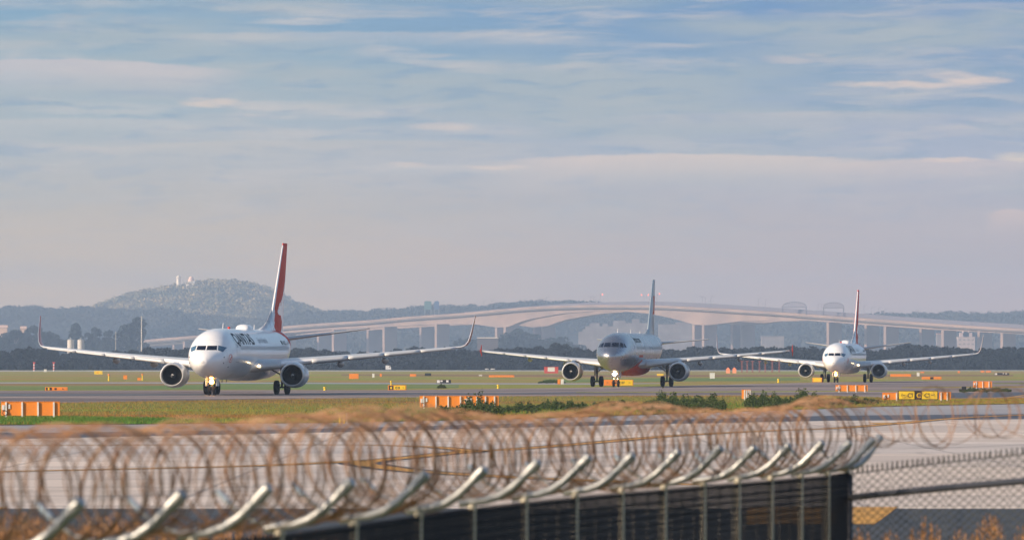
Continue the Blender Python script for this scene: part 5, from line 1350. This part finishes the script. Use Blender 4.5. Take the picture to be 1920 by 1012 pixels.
for i, (x, d) in enumerate(FN):
    t0 = Vector((float(fx(min(d + .3, 57))) - float(fx(d - .3)), .6, 0)).normalized()
    side = Vector((t0.y, -t0.x, 0))       # to the right of the fence run
    if i == len(FN) - 1: pass
    b = MB(); b.tube([(x, d, GZ - .02), (x, d, PT - .02)], .027, 12); b.tube([(x, d, PT - .03), (x, d, PT + .035)], [.034, .030], 12)
    post = b.build('post', M['galvc'], fence, True, sharp=40)
    jit = random.uniform(-.05, .05); tw = random.uniform(-.09, .09) + (0, 0, 0, .35, .70, 1.0)[max(0, i - len(FN) + 6)] * 0.9; side = Vector((side.x * math.cos(tw) - side.y * math.sin(tw), side.x * math.sin(tw) + side.y * math.cos(tw), 0))
    for sgn in (1, -1):
        b = MB(); pts = [(x + side.x * a, d + side.y * a, PT + .03 + z) for a, z in cranked(sgn, 0, 1.0 + jit)]
        r = .032 if sgn > 0 else .011
        if sgn < 0: pts = pts[1:-1]
        b.tube(pts, r, 12); b.build('arm', M['galv'], post, True, sharp=50)
        e = Vector(pts[-1]); dv = (e - Vector(pts[-2])).normalized()
        b = MB(); b.tube([e - dv * .05, e + dv * .06], r + .008, 12); b.tube([e + dv * .06, e + dv * .075], [r + .008, r * .6], 12); b.build('end_cap', M['cap'] if sgn < 0 else M['galv'], post, True, sharp=40)
# thin strands strung along the arms
for a, z in ((.33, .135), (.47, .275), (-.33, .135), (-.47, .275)):
    b = MB(); pts = []
    for d in np.linspace(26.5, 57.0, 80):
        pts.append((float(fx(d)) + a * .97, d - a * .22, PT + .03 + z + .02))
    b.tube(pts, .0022, 4); b.build('strand', M['wirep'], fence)
# --- right hand fence panel
f2 = tag(empty('chain_link_fence', (0, 0, 0)), 'open grey chain link panel with a dark rail at the lower right', 'fence')
Pa = Vector((3.38, 57.0)); Pb = Vector((5.60, 53.6)); L2 = (Pb - Pa).length
def rpath(s): p = Pa + (Pb - Pa) * (s / L2); return p.x, p.y
def rtop(s): return H - (1.09 - .335 * (s / L2) ** .92)
# knuckled top: a second short run of twisted ends
P0 = []; P1 = []
k = 0; s = .05
while s < L2:
    x, y = rpath(s); z = rtop(s); P0 += [(x - .006, y, z - .02), (x + .006, y, z - .02)]; P1 += [(x + .004, y, z + .055), (x - .004, y, z + .055)]; s += .083
chainlink('wire_mesh', (rpath, L2), lambda s: GZ, rtop, .078, .0046, M['meshg'], f2, extra=(P0, P1, .0065))
b = MB(); b.tube([(*rpath(s), rtop(s) - .015) for s in np.linspace(0, L2, 20)], .006, 6); b.build('tension_wire', M['raild'], f2)
b = MB(); b.tube([(*rpath(s), rtop(s) - .25 - .03 * s / L2 + .0) for s in np.linspace(0, L2, 12)], .034, 10); b.build('rail', M['raild'], f2, True)
b = MB(); b.tube([(Pa.x, Pa.y, GZ), (Pa.x, Pa.y, PT - .04)], .035, 12); b.build('corner_post', M['raild'], f2, True)
b = MB(); b.tube([(Pb.x, Pb.y, GZ), (Pb.x, Pb.y, rtop(L2))], .035, 12); b.build('end_post', M['raild'], f2, True)

# ------------------------------------------------------------------ razor wire coils
def razor(name, centre, tangent, L, pitch, rad, label, seed, phase=0.0, nseg=44, jit=.02, wk=1.0):
    r = np.random.default_rng(seed); P0 = []; Q0 = []; rows = []
    n = int(L / pitch * nseg)
    V = []; 
    amp = r.normal(size=400) * jit; amp2 = r.normal(size=400) * jit; lean = r.normal(size=400) * .16; lean2 = r.normal(size=400) * .12
    for hel in (1, -1):
        for i in range(n + 1):
            u = i / nseg; s = u * pitch; th = hel * (2 * math.pi * u) + phase * hel + (0.9 if hel < 0 else 0)
            li = int(u) % 399; fr = u - int(u); ja = amp[li] * (1 - fr) + amp[li + 1] * fr; jb = amp2[li] * (1 - fr) + amp2[li + 1] * fr
            la = lean[li] * (1 - fr) + lean[li + 1] * fr; lb = lean2[li] * (1 - fr) + lean2[li + 1] * fr
            s2 = min(L, max(0, s + jb * 2.5 + la * math.sin(th) + lb * math.cos(th))); c = centre(s2); t = tangent(s2); sd = Vector((t.y, -t.x, 0)).normalized()
            R = rad(s2) * (1 + ja * 1.6)
            p = Vector(c) + sd * math.cos(th) * R + Vector((0, 0, 1)) * math.sin(th) * R * .97
            out = sd * math.cos(th) + Vector((0, 0, 1)) * math.sin(th)
            wdt = (.0105 if i % 2 else .004) * wk
            V.append((tuple(p - t * wdt), tuple(p + t * wdt), tuple(p + out * .006), hel, i))
    VV = []; FF = []; BV = []; BF = []
    for k, (a, b2, c, hel, i) in enumerate(V):
        VV += [a, b2, c]
        if i < n:
            j = 3 * k
            FF += [(j, j + 1, j + 4, j + 3), (j + 1, j + 2, j + 5, j + 4), (j + 2, j, j + 3, j + 5)]
            if i % 2 == 0:                      # a pair of flat barbs
                nb_ = V[k + 1]; A = Vector(a); Bv = Vector(b2); C0 = (A + Bv) / 2; dr = (Vector(nb_[0]) + Vector(nb_[1])) / 2 - C0; tt = (Vector(nb_[1]) - Vector(nb_[0])).normalized()
                for sg in (1, -1):
                    m_ = len(BV); BV += [tuple(C0), tuple(C0 + dr * .45), tuple(C0 + dr * (.22 + .5 * sg) + tt * sg * .030 * wk)]; BF.append((m_, m_ + 1, m_ + 2))
    o_n = len(VV); VV += BV; FF += [tuple(q_ + o_n for q_ in f_) for f_ in BF]
    o = mesh(name, VV, FF, M['rust']); tag(o, label, 'razor wire'); return o
TOPY = [(-200, 800), (0, 802), (200, 797), (500, 788), (700, 768), (850, 768), (980, 783), (1150, 764), (1250, 758), (1330, 770), (1450, 766), (1550, 748), (1640, 745)]
def ccen(s):
    x, d = fpath(s); px = 960 + x / d * F; ztop = H + (HZ - interp(TOPY, px)) * d / F
    zb = PT + .02; R = (ztop - zb) / 2; R = max(.26, min(.42, R)); return (x - .09, d, ztop - R), R
def ctan(s):
    a = fpath(max(0, s - .2)); b_ = fpath(min(LT, s + .2)); return Vector((b_[0] - a[0], b_[1] - a[1], 0)).normalized()
razor('razor_wire_coil', lambda s: ccen(s)[0], ctan, LT, .185, lambda s: ccen(s)[1], 'long rusty razor wire coil lying in the cranked fence arms', 4, jit=.045)
def rc(s):
    x, y = rpath(s * L2 / (L2 + .0)); return (x, y + .05, H - (.60 - .22 * s / L2))
Tr = Vector(((Pb - Pa).x, (Pb - Pa).y, 0)).normalized()
razor('razor_wire_coil', rc, lambda s: Tr, L2, .34, lambda s: .26 + .03 * math.sin(s * 5), 'short open razor wire coil above the grey panel at the right', 9, jit=.07, wk=.45)

# ------------------------------------------------------------------ dry grass by the fence
def dry(patches, label):
    P = []
    for (px0, px1, D0_, D1_, n, hmax, top) in patches:
        for _ in range(n):
            px = px0 + (px1 - px0) * rng.random(); D = D0_ + (D1_ - D0_) * rng.random()
            c = 1 - ((px - (px0 + px1) / 2) / ((px1 - px0) / 2)) ** 2
            zt = H - (top + (1 - c) * 40 + abs(rng.normal()) * 16 - HZ) * D / F
            P.append(((px - 960) / F * D, D, zt))
    V = []; Fq = []
    for (x, y, zt) in P:
        lx = rng.normal() * .10; i = len(V)
        V += [(x - .004 - lx, y, GZ), (x + .004 - lx, y, GZ), (x, y, zt - .12), (x + .003, y, zt - .12)]; Fq += [(i, i + 1, i + 3, i + 2)]
        # feathery seed head
        for k in range(9):
            f = k / 9; j = len(V); zz = zt - .20 + .20 * f; ang = rng.random() * 6.28; e = .035 * (1.1 - f)
            V += [(x, y, zz), (x + e * math.cos(ang), y + e * math.sin(ang), zz + .04), (x + .006, y, zz + .02)]; Fq.append((j, j + 1, j + 2))
    tag(mesh('dry_grass', V, Fq, M['dry']), label, 'grass', kind='stuff')
dry([(1700, 1770, 58, 63, 50, 0, 966), (1820, 1890, 58, 63, 60, 0, 962), (1590, 1640, 58, 62, 40, 0, 985), (1640, 1700, 58, 62, 40, 0, 990), (1770, 1830, 58, 62, 40, 0, 985), (1890, 1950, 58, 62, 40, 0, 980)], 'rust-brown dry grass heads behind the grey fence panel')
dry([(-60, 130, 40, 58, 200, 0, 958), (100, 330, 40, 58, 200, 0, 962), (300, 520, 42, 58, 160, 0, 970), (500, 700, 46, 60, 40, 0, 990)], 'rust-brown dry grass standing behind the left part of the fence')

# ------------------------------------------------------------------ haze
m = bpy.data.materials.new('air_haze'); m.use_nodes = True; nt = m.node_tree; nt.nodes.clear()
o_ = nt.nodes.new('ShaderNodeOutputMaterial'); pv = nt.nodes.new('ShaderNodeVolumePrincipled')
pv.inputs['Color'].default_value = (.52, .71, 1.0, 1); pv.inputs['Density'].default_value = HAZE_D; pv.inputs['Anisotropy'].default_value = 0.0
nt.links.new(pv.outputs[0], o_.inputs['Volume'])
b = MB(); b.box((0, 4600, 75 - 2.2), (19000, 9900, 155)); tag(b.build('haze', m), 'pale morning haze over the airfield', 'haze', kind='stuff')
